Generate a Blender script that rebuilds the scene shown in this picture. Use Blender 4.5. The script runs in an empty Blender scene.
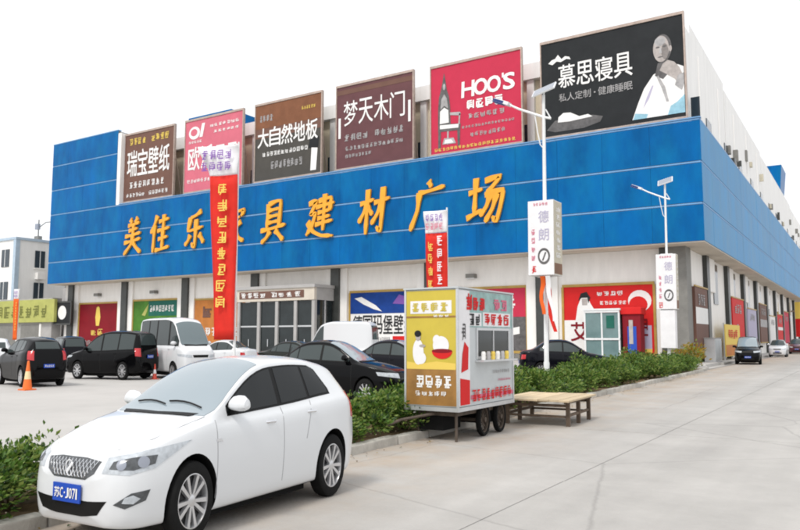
import bpy, bmesh, math, random
from mathutils import Vector, Matrix
from mathutils.bvhtree import BVHTree
from mathutils.geometry import delaunay_2d_cdt
R = math.radians
random.seed(7)
scene = bpy.context.scene
C = scene.collection

# ------------------------------------------------------------------ camera
cam_d = bpy.data.cameras.new('camera'); cam = bpy.data.objects.new('camera', cam_d); C.objects.link(cam)
cam.location = (0, 0, 1.66)
cam.rotation_euler = (R(90 + 5.703), 0, R(32.322))
cam_d.sensor_width = 36.0; cam_d.lens = 33.12; cam_d.clip_start = 0.1; cam_d.clip_end = 2000
scene.camera = cam

# ------------------------------------------------------------------ sky, sun, exposure
SUN_EL, SUN_AZ = 56, 178          # degrees; azimuth measured from +Y clockwise (towards +X)
world = bpy.data.worlds.new('World'); scene.world = world; world.use_nodes = True
wn = world.node_tree.nodes; wl = world.node_tree.links; wn.clear()
w_out = wn.new('ShaderNodeOutputWorld'); w_bg = wn.new('ShaderNodeBackground')
sky = wn.new('ShaderNodeTexSky'); sky.sky_type = 'NISHITA'; sky.sun_disc = False
sky.sun_elevation = R(SUN_EL); sky.sun_rotation = R(SUN_AZ); sky.air_density = 1.0; sky.dust_density = 6.0; sky.ozone_density = 1.0
hs = wn.new('ShaderNodeHueSaturation'); hs.inputs['Saturation'].default_value = 0.10   # overcast: cloud scatters the colour away
w_cl = wn.new('ShaderNodeTexNoise'); w_cl.inputs['Scale'].default_value = 2.2; w_cl.inputs['Detail'].default_value = 5
w_ra = wn.new('ShaderNodeMapRange'); w_ra.inputs['To Min'].default_value = 0.92; w_ra.inputs['To Max'].default_value = 1.08
w_mx = wn.new('ShaderNodeMix'); w_mx.data_type = 'RGBA'; w_mx.blend_type = 'MULTIPLY'; w_mx.inputs[0].default_value = 1
w_tc = wn.new('ShaderNodeTexCoord')
wl.new(w_tc.outputs['Generated'], w_cl.inputs['Vector']); wl.new(w_cl.outputs['Fac'], w_ra.inputs['Value'])
w_ov = wn.new('ShaderNodeMix'); w_ov.data_type = 'RGBA'; w_ov.inputs[0].default_value = 0.82; w_ov.inputs[7].default_value = (7.6, 7.75, 8.0, 1)   # cloud deck
wl.new(sky.outputs[0], hs.inputs['Color']); wl.new(hs.outputs[0], w_ov.inputs[6]); wl.new(w_ov.outputs[2], w_mx.inputs[6]); wl.new(w_ra.outputs[0], w_mx.inputs[7])
wl.new(w_mx.outputs[2], w_bg.inputs['Color']); w_bg.inputs['Strength'].default_value = 0.13
wl.new(w_bg.outputs[0], w_out.inputs['Surface'])
sun_d = bpy.data.lights.new('sun', 'SUN'); sun = bpy.data.objects.new('sun', sun_d); C.objects.link(sun)
sun_d.energy = 1.5; sun_d.angle = R(11); sun_d.color = (1.0, 0.96, 0.9)
_sd = Vector((math.sin(R(SUN_AZ)) * math.cos(R(SUN_EL)), math.cos(R(SUN_AZ)) * math.cos(R(SUN_EL)), math.sin(R(SUN_EL))))
sun.rotation_euler = _sd.to_track_quat('Z', 'Y').to_euler(); sun.location = (0, -20, 60)
scene.view_settings.view_transform = 'Standard'; scene.view_settings.look = 'None'
scene.view_settings.exposure = 0.36; scene.view_settings.gamma = 1.0
scene.cycles.filter_width = 2.0
scene.cycles.max_bounces = 6

# ------------------------------------------------------------------ materials
M = {}
def mat(name, col, rough=0.6, spec=0.5, metal=0.0, var=0.0, vscale=3.0, bump=0.0, bscale=60, coat=0.0, stretch=None, rnd=0.0, emit=None):
    m = bpy.data.materials.new(name); m.use_nodes = True; nt = m.node_tree; p = nt.nodes['Principled BSDF']
    c = (col[0], col[1], col[2], 1)
    if name.startswith('print_'): spec = 0.15; rough = 0.6      # matt vinyl print
    p.inputs['Base Color'].default_value = c; p.inputs['Roughness'].default_value = rough
    p.inputs['Specular IOR Level'].default_value = spec; p.inputs['Metallic'].default_value = metal
    p.inputs['Coat Weight'].default_value = coat; p.inputs['Coat Roughness'].default_value = 0.04
    if var or bump:
        tc = nt.nodes.new('ShaderNodeNewGeometry'); mp = nt.nodes.new('ShaderNodeMapping')
        mp.inputs['Scale'].default_value = stretch or (1, 1, 1)
        nt.links.new(tc.outputs['Position'], mp.inputs['Vector'])
    if var:
        n = nt.nodes.new('ShaderNodeTexNoise'); n.inputs['Scale'].default_value = vscale; n.inputs['Detail'].default_value = 6; n.inputs['Roughness'].default_value = 0.65
        nt.links.new(mp.outputs[0], n.inputs['Vector'])
        mr = nt.nodes.new('ShaderNodeMapRange'); mr.inputs['From Min'].default_value = 0.3; mr.inputs['From Max'].default_value = 0.7
        mr.inputs['To Min'].default_value = 1 - var; mr.inputs['To Max'].default_value = 1 + var
        nt.links.new(n.outputs['Fac'], mr.inputs['Value'])
        mx = nt.nodes.new('ShaderNodeMix'); mx.data_type = 'RGBA'; mx.blend_type = 'MULTIPLY'; mx.inputs[0].default_value = 1
        mx.inputs[6].default_value = c
        fac = mr.outputs[0]
        if rnd:
            oi = nt.nodes.new('ShaderNodeObjectInfo'); m2 = nt.nodes.new('ShaderNodeMapRange')
            m2.inputs['To Min'].default_value = 1 - rnd; m2.inputs['To Max'].default_value = 1 + rnd
            nt.links.new(oi.outputs['Random'], m2.inputs['Value'])
            ml = nt.nodes.new('ShaderNodeMath'); ml.operation = 'MULTIPLY'
            nt.links.new(fac, ml.inputs[0]); nt.links.new(m2.outputs[0], ml.inputs[1]); fac = ml.outputs[0]
        nt.links.new(fac, mx.inputs[7]); nt.links.new(mx.outputs[2], p.inputs['Base Color'])
        mr2 = nt.nodes.new('ShaderNodeMapRange'); mr2.inputs['To Min'].default_value = max(0.02, rough - 0.08); mr2.inputs['To Max'].default_value = min(1, rough + 0.08)
        nt.links.new(n.outputs['Fac'], mr2.inputs['Value']); nt.links.new(mr2.outputs[0], p.inputs['Roughness'])
    if bump:
        b = nt.nodes.new('ShaderNodeTexNoise'); b.inputs['Scale'].default_value = bscale; b.inputs['Detail'].default_value = 4
        nt.links.new(mp.outputs[0], b.inputs['Vector'])
        bn = nt.nodes.new('ShaderNodeBump'); bn.inputs['Strength'].default_value = bump; bn.inputs['Distance'].default_value = 0.02
        nt.links.new(b.outputs['Fac'], bn.inputs['Height']); nt.links.new(bn.outputs[0], p.inputs['Normal'])
    if emit:
        p.inputs['Emission Color'].default_value = (*emit, 1); p.inputs['Emission Strength'].default_value = 1
    M[name] = m; return m

mat('concrete', (0.44, 0.425, 0.405), 0.85, 0.3, var=0.10, vscale=0.35, bump=0.25, bscale=25)
mat('joint', (0.24, 0.225, 0.21), 0.9, 0.2)
mat('kerb', (0.46, 0.44, 0.40), 0.85, 0.3, var=0.22, vscale=2.5, bump=0.3, bscale=30, rnd=0.12)
mat('soil', (0.20, 0.14, 0.085), 0.95, 0.1, var=0.35, vscale=3, bump=0.8, bscale=14)
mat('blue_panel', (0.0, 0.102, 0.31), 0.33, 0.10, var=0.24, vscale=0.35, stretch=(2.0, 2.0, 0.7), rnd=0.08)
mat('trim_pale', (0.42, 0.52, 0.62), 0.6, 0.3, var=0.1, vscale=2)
mat('sheen_blue_panel', (0.030, 0.225, 0.47), 0.38, 0.07, var=0.16, vscale=0.35, stretch=(2.0, 2.0, 0.7), rnd=0.06)  # side cladding: the grazing sky sheen is put into a paler blue
mat('stripe', (0.14, 0.31, 0.55), 0.5, var=0.12, vscale=2)
mat('white_wall', (0.84, 0.82, 0.79), 0.7, 0.3, var=0.06, vscale=0.8, stretch=(3, 3, 0.6))
mat('cream_wall', (0.70, 0.62, 0.47), 0.8, 0.3, var=0.10, vscale=0.8, stretch=(3, 3, 0.5))
mat('pale_wall', (0.84, 0.83, 0.81), 0.7, 0.3, var=0.07, vscale=0.5, stretch=(3, 3, 0.4))
mat('dark_pillar', (0.045, 0.048, 0.045), 0.4, 0.5, var=0.2, vscale=2)
mat('grey_stone', (0.20, 0.195, 0.18), 0.6, 0.4, var=0.15, vscale=2)
mat('soffit', (0.60, 0.54, 0.46), 0.8, 0.2, var=0.1, vscale=1)
mat('grey_wall', (0.40, 0.39, 0.38), 0.8, 0.3, var=0.1, vscale=1)
mat('gold_letter', (0.80, 0.36, 0.02), 0.4, 0.5, var=0.12, vscale=1.5)
mat('wood_brown', (0.17, 0.075, 0.035), 0.6, var=0.2, vscale=2)
mat('gold_frame', (0.42, 0.27, 0.06), 0.5, var=0.15, vscale=2)
mat('steel_frame', (0.42, 0.33, 0.28), 0.5, 0.5, var=0.2, vscale=3)
mat('print_brown', (0.16, 0.085, 0.065), 0.45, var=0.10, vscale=1.2)
mat('print_brown2', (0.20, 0.085, 0.045), 0.45, var=0.18, vscale=0.8)
mat('print_slate', (0.075, 0.07, 0.062), 0.45, var=0.10, vscale=1)
mat('print_plum', (0.13, 0.058, 0.062), 0.45, var=0.10, vscale=1)
mat('print_rose', (0.60, 0.15, 0.20), 0.45, var=0.08, vscale=0.7)
mat('print_red', (0.52, 0.035, 0.075), 0.45, var=0.07, vscale=0.7)
mat('print_black', (0.022, 0.024, 0.026), 0.42, var=0.2, vscale=0.8)
mat('print_white', (0.80, 0.79, 0.77), 0.5, var=0.04, vscale=3)
mat('print_grey', (0.38, 0.37, 0.37), 0.5, var=0.25, vscale=3)
mat('print_darkgrey', (0.12, 0.115, 0.115), 0.5, var=0.3, vscale=3)
mat('print_umber', (0.22, 0.20, 0.19), 0.5, var=0.25, vscale=4)
mat('print_skin', (0.42, 0.38, 0.36), 0.5, var=0.2, vscale=4)
mat('print_cyan', (0.30, 0.52, 0.62), 0.5, var=0.2, vscale=2)
mat('print_yellow', (0.75, 0.55, 0.12), 0.5)
mat('print_scarlet', (0.62, 0.022, 0.022), 0.45, var=0.08, vscale=1)
mat('print_crimson', (0.22, 0.012, 0.02), 0.45, var=0.1, vscale=1)
mat('print_orange', (0.50, 0.19, 0.05), 0.45, var=0.15, vscale=1)
mat('print_green', (0.07, 0.19, 0.03), 0.45, var=0.3, vscale=0.6)
mat('print_teal', (0.02, 0.12, 0.09), 0.45, var=0.2, vscale=1)
mat('print_navy', (0.012, 0.05, 0.24), 0.45, var=0.25, vscale=0.8)
mat('print_purple', (0.22, 0.10, 0.38), 0.5)
mat('print_lilac', (0.45, 0.42, 0.55), 0.5)
mat('print_pink', (0.62, 0.16, 0.24), 0.5)
mat('print_lime', (0.42, 0.43, 0.13), 0.5, var=0.12, vscale=1)
mat('print_olive', (0.17, 0.18, 0.05), 0.5)
mat('flag_red', (0.62, 0.028, 0.018), 0.7, 0.2, var=0.1, vscale=3)
mat('flag_orange', (0.72, 0.12, 0.02), 0.7, 0.2, var=0.1, vscale=3)
mat('cloth_white', (0.78, 0.77, 0.78), 0.8, 0.2, var=0.05, vscale=3)
mat('pole_white', (0.72, 0.73, 0.73), 0.35, 0.5, var=0.06, vscale=4)
mat('solar', (0.25, 0.27, 0.32), 0.15, 0.8)
mat('lamp_blue', (0.01, 0.03, 0.16), 0.3)
mat('lens_white', (0.75, 0.76, 0.78), 0.2)
mat('box_beige', (0.50, 0.46, 0.36), 0.6, var=0.12, vscale=5)
mat('aluminium', (0.62, 0.63, 0.64), 0.35, 0.5, metal=0.6, var=0.08, vscale=3)
mat('shop_glass', (0.018, 0.024, 0.025), 0.06, 0.45, var=0.3, vscale=1)
mat('door_glass', (0.14, 0.22, 0.22), 0.08, 0.7, var=0.15, vscale=1)
mat('window_dark', (0.03, 0.045, 0.06), 0.1, 0.6)
mat('trailer_yellow', (0.56, 0.44, 0.05), 0.4, 0.5, var=0.08, vscale=2)
mat('trailer_brown', (0.30, 0.15, 0.035), 0.45, 0.5, var=0.25, vscale=4)
mat('trailer_grey', (0.50, 0.53, 0.54), 0.35, 0.5, var=0.08, vscale=2)
mat('trailer_teal', (0.25, 0.40, 0.38), 0.4, 0.5, var=0.3, vscale=5)
mat('rubber', (0.010, 0.010, 0.010), 0.8, 0.15, var=0.25, vscale=12)
mat('rust_steel', (0.09, 0.07, 0.055), 0.7, 0.3, var=0.4, vscale=8)
mat('plank', (0.55, 0.44, 0.29), 0.75, 0.3, var=0.18, vscale=5, stretch=(1, 6, 1), rnd=0.12)
mat('plank_dark', (0.13, 0.095, 0.07), 0.8, 0.2, var=0.3, vscale=6)
mat('stem', (0.10, 0.07, 0.04), 0.9, 0.1, var=0.3, vscale=10)
mat('cone_orange', (0.80, 0.16, 0.02), 0.5, var=0.06, vscale=10)
mat('cone_white', (0.80, 0.62, 0.35), 0.5)
mat('cone_red', (0.62, 0.08, 0.05), 0.5)
# cars
mat('paint_white', (0.66, 0.675, 0.69), 0.22, 0.5, coat=0.4)
mat('paint_black', (0.003, 0.003, 0.0035), 0.10, 0.16)
mat('paint_navy', (0.004, 0.004, 0.007), 0.10, 0.18)
mat('paint_olive', (0.015, 0.017, 0.014), 0.12, 0.25)
mat('paint_maroon', (0.10, 0.015, 0.02), 0.25, 0.5, coat=0.7)
mat('paint_silver', (0.55, 0.56, 0.57), 0.3, 0.5, metal=0.3, coat=0.6)
mat('car_glass', (0.006, 0.008, 0.009), 0.04, 0.34)
mat('sheen_glass', (0.040, 0.052, 0.052), 0.05, 0.5)  # window reflections put into a lighter glass colour
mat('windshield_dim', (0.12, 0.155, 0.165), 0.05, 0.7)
mat('windshield_glass', (0.24, 0.29, 0.32), 0.05, 0.9, coat=0.5)  # pale reflection of the sky put into the windscreen colour
mat('car_black', (0.006, 0.006, 0.006), 0.5, 0.2)
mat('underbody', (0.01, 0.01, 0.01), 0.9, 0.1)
mat('chrome', (0.70, 0.71, 0.73), 0.15, 0.5, metal=1.0)
mat('alloy', (0.62, 0.62, 0.63), 0.3, 0.5, metal=0.75, var=0.06, vscale=20)
mat('disc_dark', (0.03, 0.03, 0.032), 0.5, 0.4)
mat('lamp_clear', (0.44, 0.47, 0.50), 0.08, 0.6, coat=0.4, var=0.25, vscale=18)
mat('lamp_inner', (0.07, 0.075, 0.08), 0.15, 0.6, var=0.4, vscale=22)
mat('lamp_red', (0.50, 0.015, 0.02), 0.15, 0.6, coat=0.4)
mat('lamp_amber', (0.75, 0.22, 0.02), 0.2, 0.6)
mat('plate_blue', (0.01, 0.065, 0.42), 0.4)
mat('seam', (0.25, 0.25, 0.26), 0.6, 0.3)
mat('seam_dark', (0.02, 0.02, 0.02), 0.6, 0.3)
mat('mud', (0.50, 0.40, 0.31), 0.9, 0.1, var=0.3, vscale=6)

def leaf_mat(name, col, col2):
    m = bpy.data.materials.new(name); m.use_nodes = True; nt = m.node_tree; p = nt.nodes['Principled BSDF']
    g = nt.nodes.new('ShaderNodeNewGeometry'); n = nt.nodes.new('ShaderNodeTexNoise'); n.inputs['Scale'].default_value = 9; n.inputs['Detail'].default_value = 2
    nt.links.new(g.outputs['Position'], n.inputs['Vector'])
    mx = nt.nodes.new('ShaderNodeMix'); mx.data_type = 'RGBA'; mx.inputs[6].default_value = (*col, 1); mx.inputs[7].default_value = (*col2, 1)
    nt.links.new(n.outputs['Fac'], mx.inputs[0]); nt.links.new(mx.outputs[2], p.inputs['Base Color'])
    p.inputs['Roughness'].default_value = 0.5; p.inputs['Specular IOR Level'].default_value = 0.35
    tr = nt.nodes.new('ShaderNodeBsdfTranslucent'); tr.inputs['Color'].default_value = (col2[0] * 1.3, col2[1] * 1.3, col2[2], 1)
    ms = nt.nodes.new('ShaderNodeMixShader'); ms.inputs[0].default_value = 0.25
    nt.links.new(p.outputs[0], ms.inputs[1]); nt.links.new(tr.outputs[0], ms.inputs[2])
    nt.links.new(ms.outputs[0], nt.nodes['Material Output'].inputs['Surface'])
    M[name] = m
leaf_mat('leaf_green', (0.045, 0.105, 0.014), (0.10, 0.19, 0.028))
leaf_mat('leaf_light', (0.14, 0.22, 0.04), (0.25, 0.31, 0.08))
leaf_mat('leaf_dark', (0.012, 0.035, 0.008), (0.03, 0.07, 0.015))
leaf_mat('leaf_gold', (0.22, 0.16, 0.02), (0.36, 0.22, 0.02))

for nm, c2 in (('blue_panel', (0.004, 0.175, 0.36, 1)), ('sheen_blue_panel', (0.07, 0.26, 0.44, 1))):   # chalky, weathered patches in the paint
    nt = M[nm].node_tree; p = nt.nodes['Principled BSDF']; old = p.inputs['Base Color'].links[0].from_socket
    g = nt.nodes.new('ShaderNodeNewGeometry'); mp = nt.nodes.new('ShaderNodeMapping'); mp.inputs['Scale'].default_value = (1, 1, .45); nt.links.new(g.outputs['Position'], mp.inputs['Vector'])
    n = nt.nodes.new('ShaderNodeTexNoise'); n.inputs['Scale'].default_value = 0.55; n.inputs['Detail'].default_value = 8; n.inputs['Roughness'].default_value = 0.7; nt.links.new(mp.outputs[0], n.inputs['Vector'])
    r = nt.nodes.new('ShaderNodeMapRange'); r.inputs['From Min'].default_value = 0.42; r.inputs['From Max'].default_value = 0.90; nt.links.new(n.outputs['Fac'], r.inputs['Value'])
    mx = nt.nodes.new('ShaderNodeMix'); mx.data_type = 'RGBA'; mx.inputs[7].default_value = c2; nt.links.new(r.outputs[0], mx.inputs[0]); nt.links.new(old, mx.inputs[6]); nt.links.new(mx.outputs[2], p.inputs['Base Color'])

# concrete road with earth washed along the kerb
def road_mat():
    m = mat('road', (0.40, 0.385, 0.365), 0.85, 0.3, var=0.09, vscale=0.3, bump=0.3, bscale=22, rnd=0.035)
    nt = m.node_tree; p = nt.nodes['Principled BSDF']; old = p.inputs['Base Color'].links[0].from_socket
    g = nt.nodes.new('ShaderNodeNewGeometry'); s = nt.nodes.new('ShaderNodeSeparateXYZ'); nt.links.new(g.outputs['Position'], s.inputs[0])
    r = nt.nodes.new('ShaderNodeMapRange'); r.inputs['From Min'].default_value = -3.6; r.inputs['From Max'].default_value = -6.9
    r.inputs['To Min'].default_value = 0.0; r.inputs['To Max'].default_value = 1.0
    nt.links.new(s.outputs['X'], r.inputs['Value'])
    n = nt.nodes.new('ShaderNodeTexNoise'); n.inputs['Scale'].default_value = 1.1; n.inputs['Detail'].default_value = 7; n.inputs['Roughness'].default_value = 0.7
    nt.links.new(g.outputs['Position'], n.inputs['Vector'])
    r2 = nt.nodes.new('ShaderNodeMapRange'); r2.inputs['From Min'].default_value = 0.35; r2.inputs['From Max'].default_value = 0.7
    nt.links.new(n.outputs['Fac'], r2.inputs['Value'])
    # tyre-polished tracks along the road and blotchy stains
    mp2 = nt.nodes.new('ShaderNodeMapping'); mp2.inputs['Scale'].default_value = (1.3, 0.05, 1); nt.links.new(g.outputs['Position'], mp2.inputs['Vector'])
    n3 = nt.nodes.new('ShaderNodeTexNoise'); n3.inputs['Scale'].default_value = 1.0; n3.inputs['Detail'].default_value = 5; nt.links.new(mp2.outputs[0], n3.inputs['Vector'])
    n4 = nt.nodes.new('ShaderNodeTexNoise'); n4.inputs['Scale'].default_value = 0.9; n4.inputs['Detail'].default_value = 8; n4.inputs['Roughness'].default_value = 0.75; nt.links.new(g.outputs['Position'], n4.inputs['Vector'])
    ad = nt.nodes.new('ShaderNodeMath'); ad.operation = 'ADD'; nt.links.new(n3.outputs['Fac'], ad.inputs[0]); nt.links.new(n4.outputs['Fac'], ad.inputs[1])
    r4 = nt.nodes.new('ShaderNodeMapRange'); r4.inputs['From Min'].default_value = 0.75; r4.inputs['From Max'].default_value = 1.3; r4.inputs['To Min'].default_value = 0.84; r4.inputs['To Max'].default_value = 1.07
    nt.links.new(ad.outputs[0], r4.inputs['Value'])
    vo = nt.nodes.new('ShaderNodeTexVoronoi'); vo.feature = 'DISTANCE_TO_EDGE'; vo.inputs['Scale'].default_value = 0.28
    wv = nt.nodes.new('ShaderNodeMix'); wv.data_type = 'VECTOR'; wv.inputs[0].default_value = 0.12; nt.links.new(g.outputs['Position'], wv.inputs[4]); nt.links.new(n4.outputs['Color'], wv.inputs[5]); nt.links.new(wv.outputs[1], vo.inputs['Vector'])
    r5 = nt.nodes.new('ShaderNodeMapRange'); r5.inputs['From Min'].default_value = 0.0; r5.inputs['From Max'].default_value = 0.006; r5.inputs['To Min'].default_value = 0.80; r5.inputs['To Max'].default_value = 1.0; nt.links.new(vo.outputs['Distance'], r5.inputs['Value'])
    mw = nt.nodes.new('ShaderNodeMath'); mw.operation = 'MULTIPLY'; nt.links.new(r4.outputs[0], mw.inputs[0]); nt.links.new(r5.outputs[0], mw.inputs[1])
    mo = nt.nodes.new('ShaderNodeMix'); mo.data_type = 'RGBA'; mo.blend_type = 'MULTIPLY'; mo.inputs[0].default_value = 1; nt.links.new(old, mo.inputs[6]); nt.links.new(mw.outputs[0], mo.inputs[7]); old = mo.outputs[2]
    ml = nt.nodes.new('ShaderNodeMath'); ml.operation = 'MULTIPLY'; nt.links.new(r.outputs[0], ml.inputs[0]); nt.links.new(r2.outputs[0], ml.inputs[1])
    mx = nt.nodes.new('ShaderNodeMix'); mx.data_type = 'RGBA'; mx.inputs[7].default_value = (0.38, 0.28, 0.19, 1)
    nt.links.new(ml.outputs[0], mx.inputs[0]); nt.links.new(old, mx.inputs[6]); nt.links.new(mx.outputs[2], p.inputs['Base Color'])
road_mat()

# ------------------------------------------------------------------ mesh helpers
class MB:
    def __init__(s): s.v = []; s.f = []; s.mi = []; s.mats = []
    def m(s, name):
        if name not in s.mats: s.mats.append(name)
        return s.mats.index(name)
    def add(s, vs, fs, mname):
        o = len(s.v); k = s.m(mname); s.v += [tuple(v) for v in vs]
        for f in fs: s.f.append([i + o for i in f]); s.mi.append(k)
        return s
    def box(s, x0, x1, y0, y1, z0, z1, mname, mtx=None):
        vs = [Vector(p) for p in ((x0, y0, z0), (x1, y0, z0), (x1, y1, z0), (x0, y1, z0), (x0, y0, z1), (x1, y0, z1), (x1, y1, z1), (x0, y1, z1))]
        if mtx: vs = [mtx @ v for v in vs]
        return s.add(vs, [(0, 3, 2, 1), (4, 5, 6, 7), (0, 1, 5, 4), (1, 2, 6, 5), (2, 3, 7, 6), (3, 0, 4, 7)], mname)
    def tube(s, pts, rad, mname, n=8, cap=True, sy=1.0):
        pts = [Vector(p) for p in pts]; rad = rad if isinstance(rad, (list, tuple)) else [rad] * len(pts)
        vs = []; fs = []
        for i, p in enumerate(pts):
            d = (pts[min(i + 1, len(pts) - 1)] - pts[max(i - 1, 0)]).normalized()
            a = d.cross(Vector((0, 0, 1)) if abs(d.z) < 0.95 else Vector((1, 0, 0))).normalized(); b = d.cross(a)
            for k in range(n):
                t = 2 * math.pi * k / n; vs.append(p + (a * math.cos(t) + b * math.sin(t)) * rad[i])
        for i in range(len(pts) - 1):
            for k in range(n): fs.append((i * n + k, i * n + (k + 1) % n, (i + 1) * n + (k + 1) % n, (i + 1) * n + k))
        if cap: fs.append(tuple(range(n))[::-1]); fs.append(tuple(range((len(pts) - 1) * n, len(pts) * n)))
        return s.add(vs, fs, mname)
    def lathe(s, prof, mname, n=32, axis='y', c=(0, 0, 0), cap=False):
        vs = []; fs = []; c = Vector(c)
        for (r, h) in prof:
            for k in range(n):
                t = 2 * math.pi * k / n; a, b = r * math.cos(t), r * math.sin(t)
                vs.append(c + Vector((a, h, b) if axis == 'y' else (a, b, h)))
        for i in range(len(prof) - 1):
            for k in range(n): fs.append((i * n + k, i * n + (k + 1) % n, (i + 1) * n + (k + 1) % n, (i + 1) * n + k))
        if cap: fs.append(tuple(range(n))); fs.append(tuple(range((len(prof) - 1) * n, len(prof) * n))[::-1])
        return s.add(vs, fs, mname)
    def poly(s, pts, mname, fn=None, depth=0.0, nrm=None):
        """flat polygon (3-D points) with optional thickness along nrm"""
        vs = [Vector(p) for p in pts]; n = len(vs)
        if depth:
            nv = Vector(nrm) * depth
            return s.add(vs + [v - nv for v in vs], [tuple(range(n)), tuple(range(2 * n - 1, n - 1, -1))] + [(i, i + n, (i + 1) % n + n, (i + 1) % n) for i in range(n)], mname)
        return s.add(vs, [tuple(range(n))], mname)
    def build(s, name, parent=None, smooth=False, bevel=0, fix=True):
        me = bpy.data.meshes.new(name); me.from_pydata(s.v, [], s.f)
        for k in s.mats: me.materials.append(M[k])
        me.polygons.foreach_set('material_index', s.mi); me.update()
        if fix:
            bm = bmesh.new(); bm.from_mesh(me); bmesh.ops.recalc_face_normals(bm, faces=bm.faces)
            if bevel: bmesh.ops.bevel(bm, geom=list(bm.edges), offset=bevel, segments=2, affect='EDGES', profile=0.7)
            bm.to_mesh(me); bm.free()
        if smooth:
            me.shade_smooth(); me.set_sharp_from_angle(angle=R(38))
        return link(me, name, parent)
def link(me, name, parent=None):
    o = bpy.data.objects.new(name, me); C.objects.link(o)
    if parent is not None: o.parent = parent
    return o
def tag(o, label=None, cat=None, group=None, kind=None):
    if label: o['label'] = label
    if cat: o['category'] = cat
    if group: o['group'] = group
    if kind: o['kind'] = kind
    return o
def thing(name, label, cat, loc=(0, 0, 0), rz=0, group=None):
    o = bpy.data.objects.new(name, None); C.objects.link(o); o.empty_display_size = 0.3
    o.location = loc; o.rotation_euler = (0, 0, rz)
    return tag(o, label, cat, group)
def bx(name, parent, x0, x1, y0, y1, z0, z1, m, bevel=0):
    return MB().box(x0, x1, y0, y1, z0, z1, m).build(name, parent, bevel=bevel)

# ------------------------------------------------------------------ writing
_tc = {}
def text_mesh(body, bold=0.0):
    """2-D triangles of a text set in Blender's own font, height-normalised"""
    k = (body, bold)
    if k in _tc: return _tc[k]
    cu = bpy.data.curves.new('t', 'FONT'); cu.body = body; cu.size = 1.0; cu.offset = bold; cu.resolution_u = 3
    ob = bpy.data.objects.new('t', cu); C.objects.link(ob)
    dg = bpy.context.evaluated_depsgraph_get(); ev = ob.evaluated_get(dg); me = ev.to_mesh()
    vs = [(v.co.x, v.co.y) for v in me.vertices]; fs = [tuple(p.vertices) for p in me.polygons]
    ev.to_mesh_clear(); bpy.data.objects.remove(ob); bpy.data.curves.remove(cu)
    if not vs: vs = [(0, 0), (1, 0), (0, 1)]; fs = []
    x0 = min(v[0] for v in vs); x1 = max(v[0] for v in vs); y0 = min(v[1] for v in vs); y1 = max(v[1] for v in vs)
    _tc[k] = ([((x - x0) / (x1 - x0), (y - y0) / (y1 - y0)) for x, y in vs], fs); return _tc[k]
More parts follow.
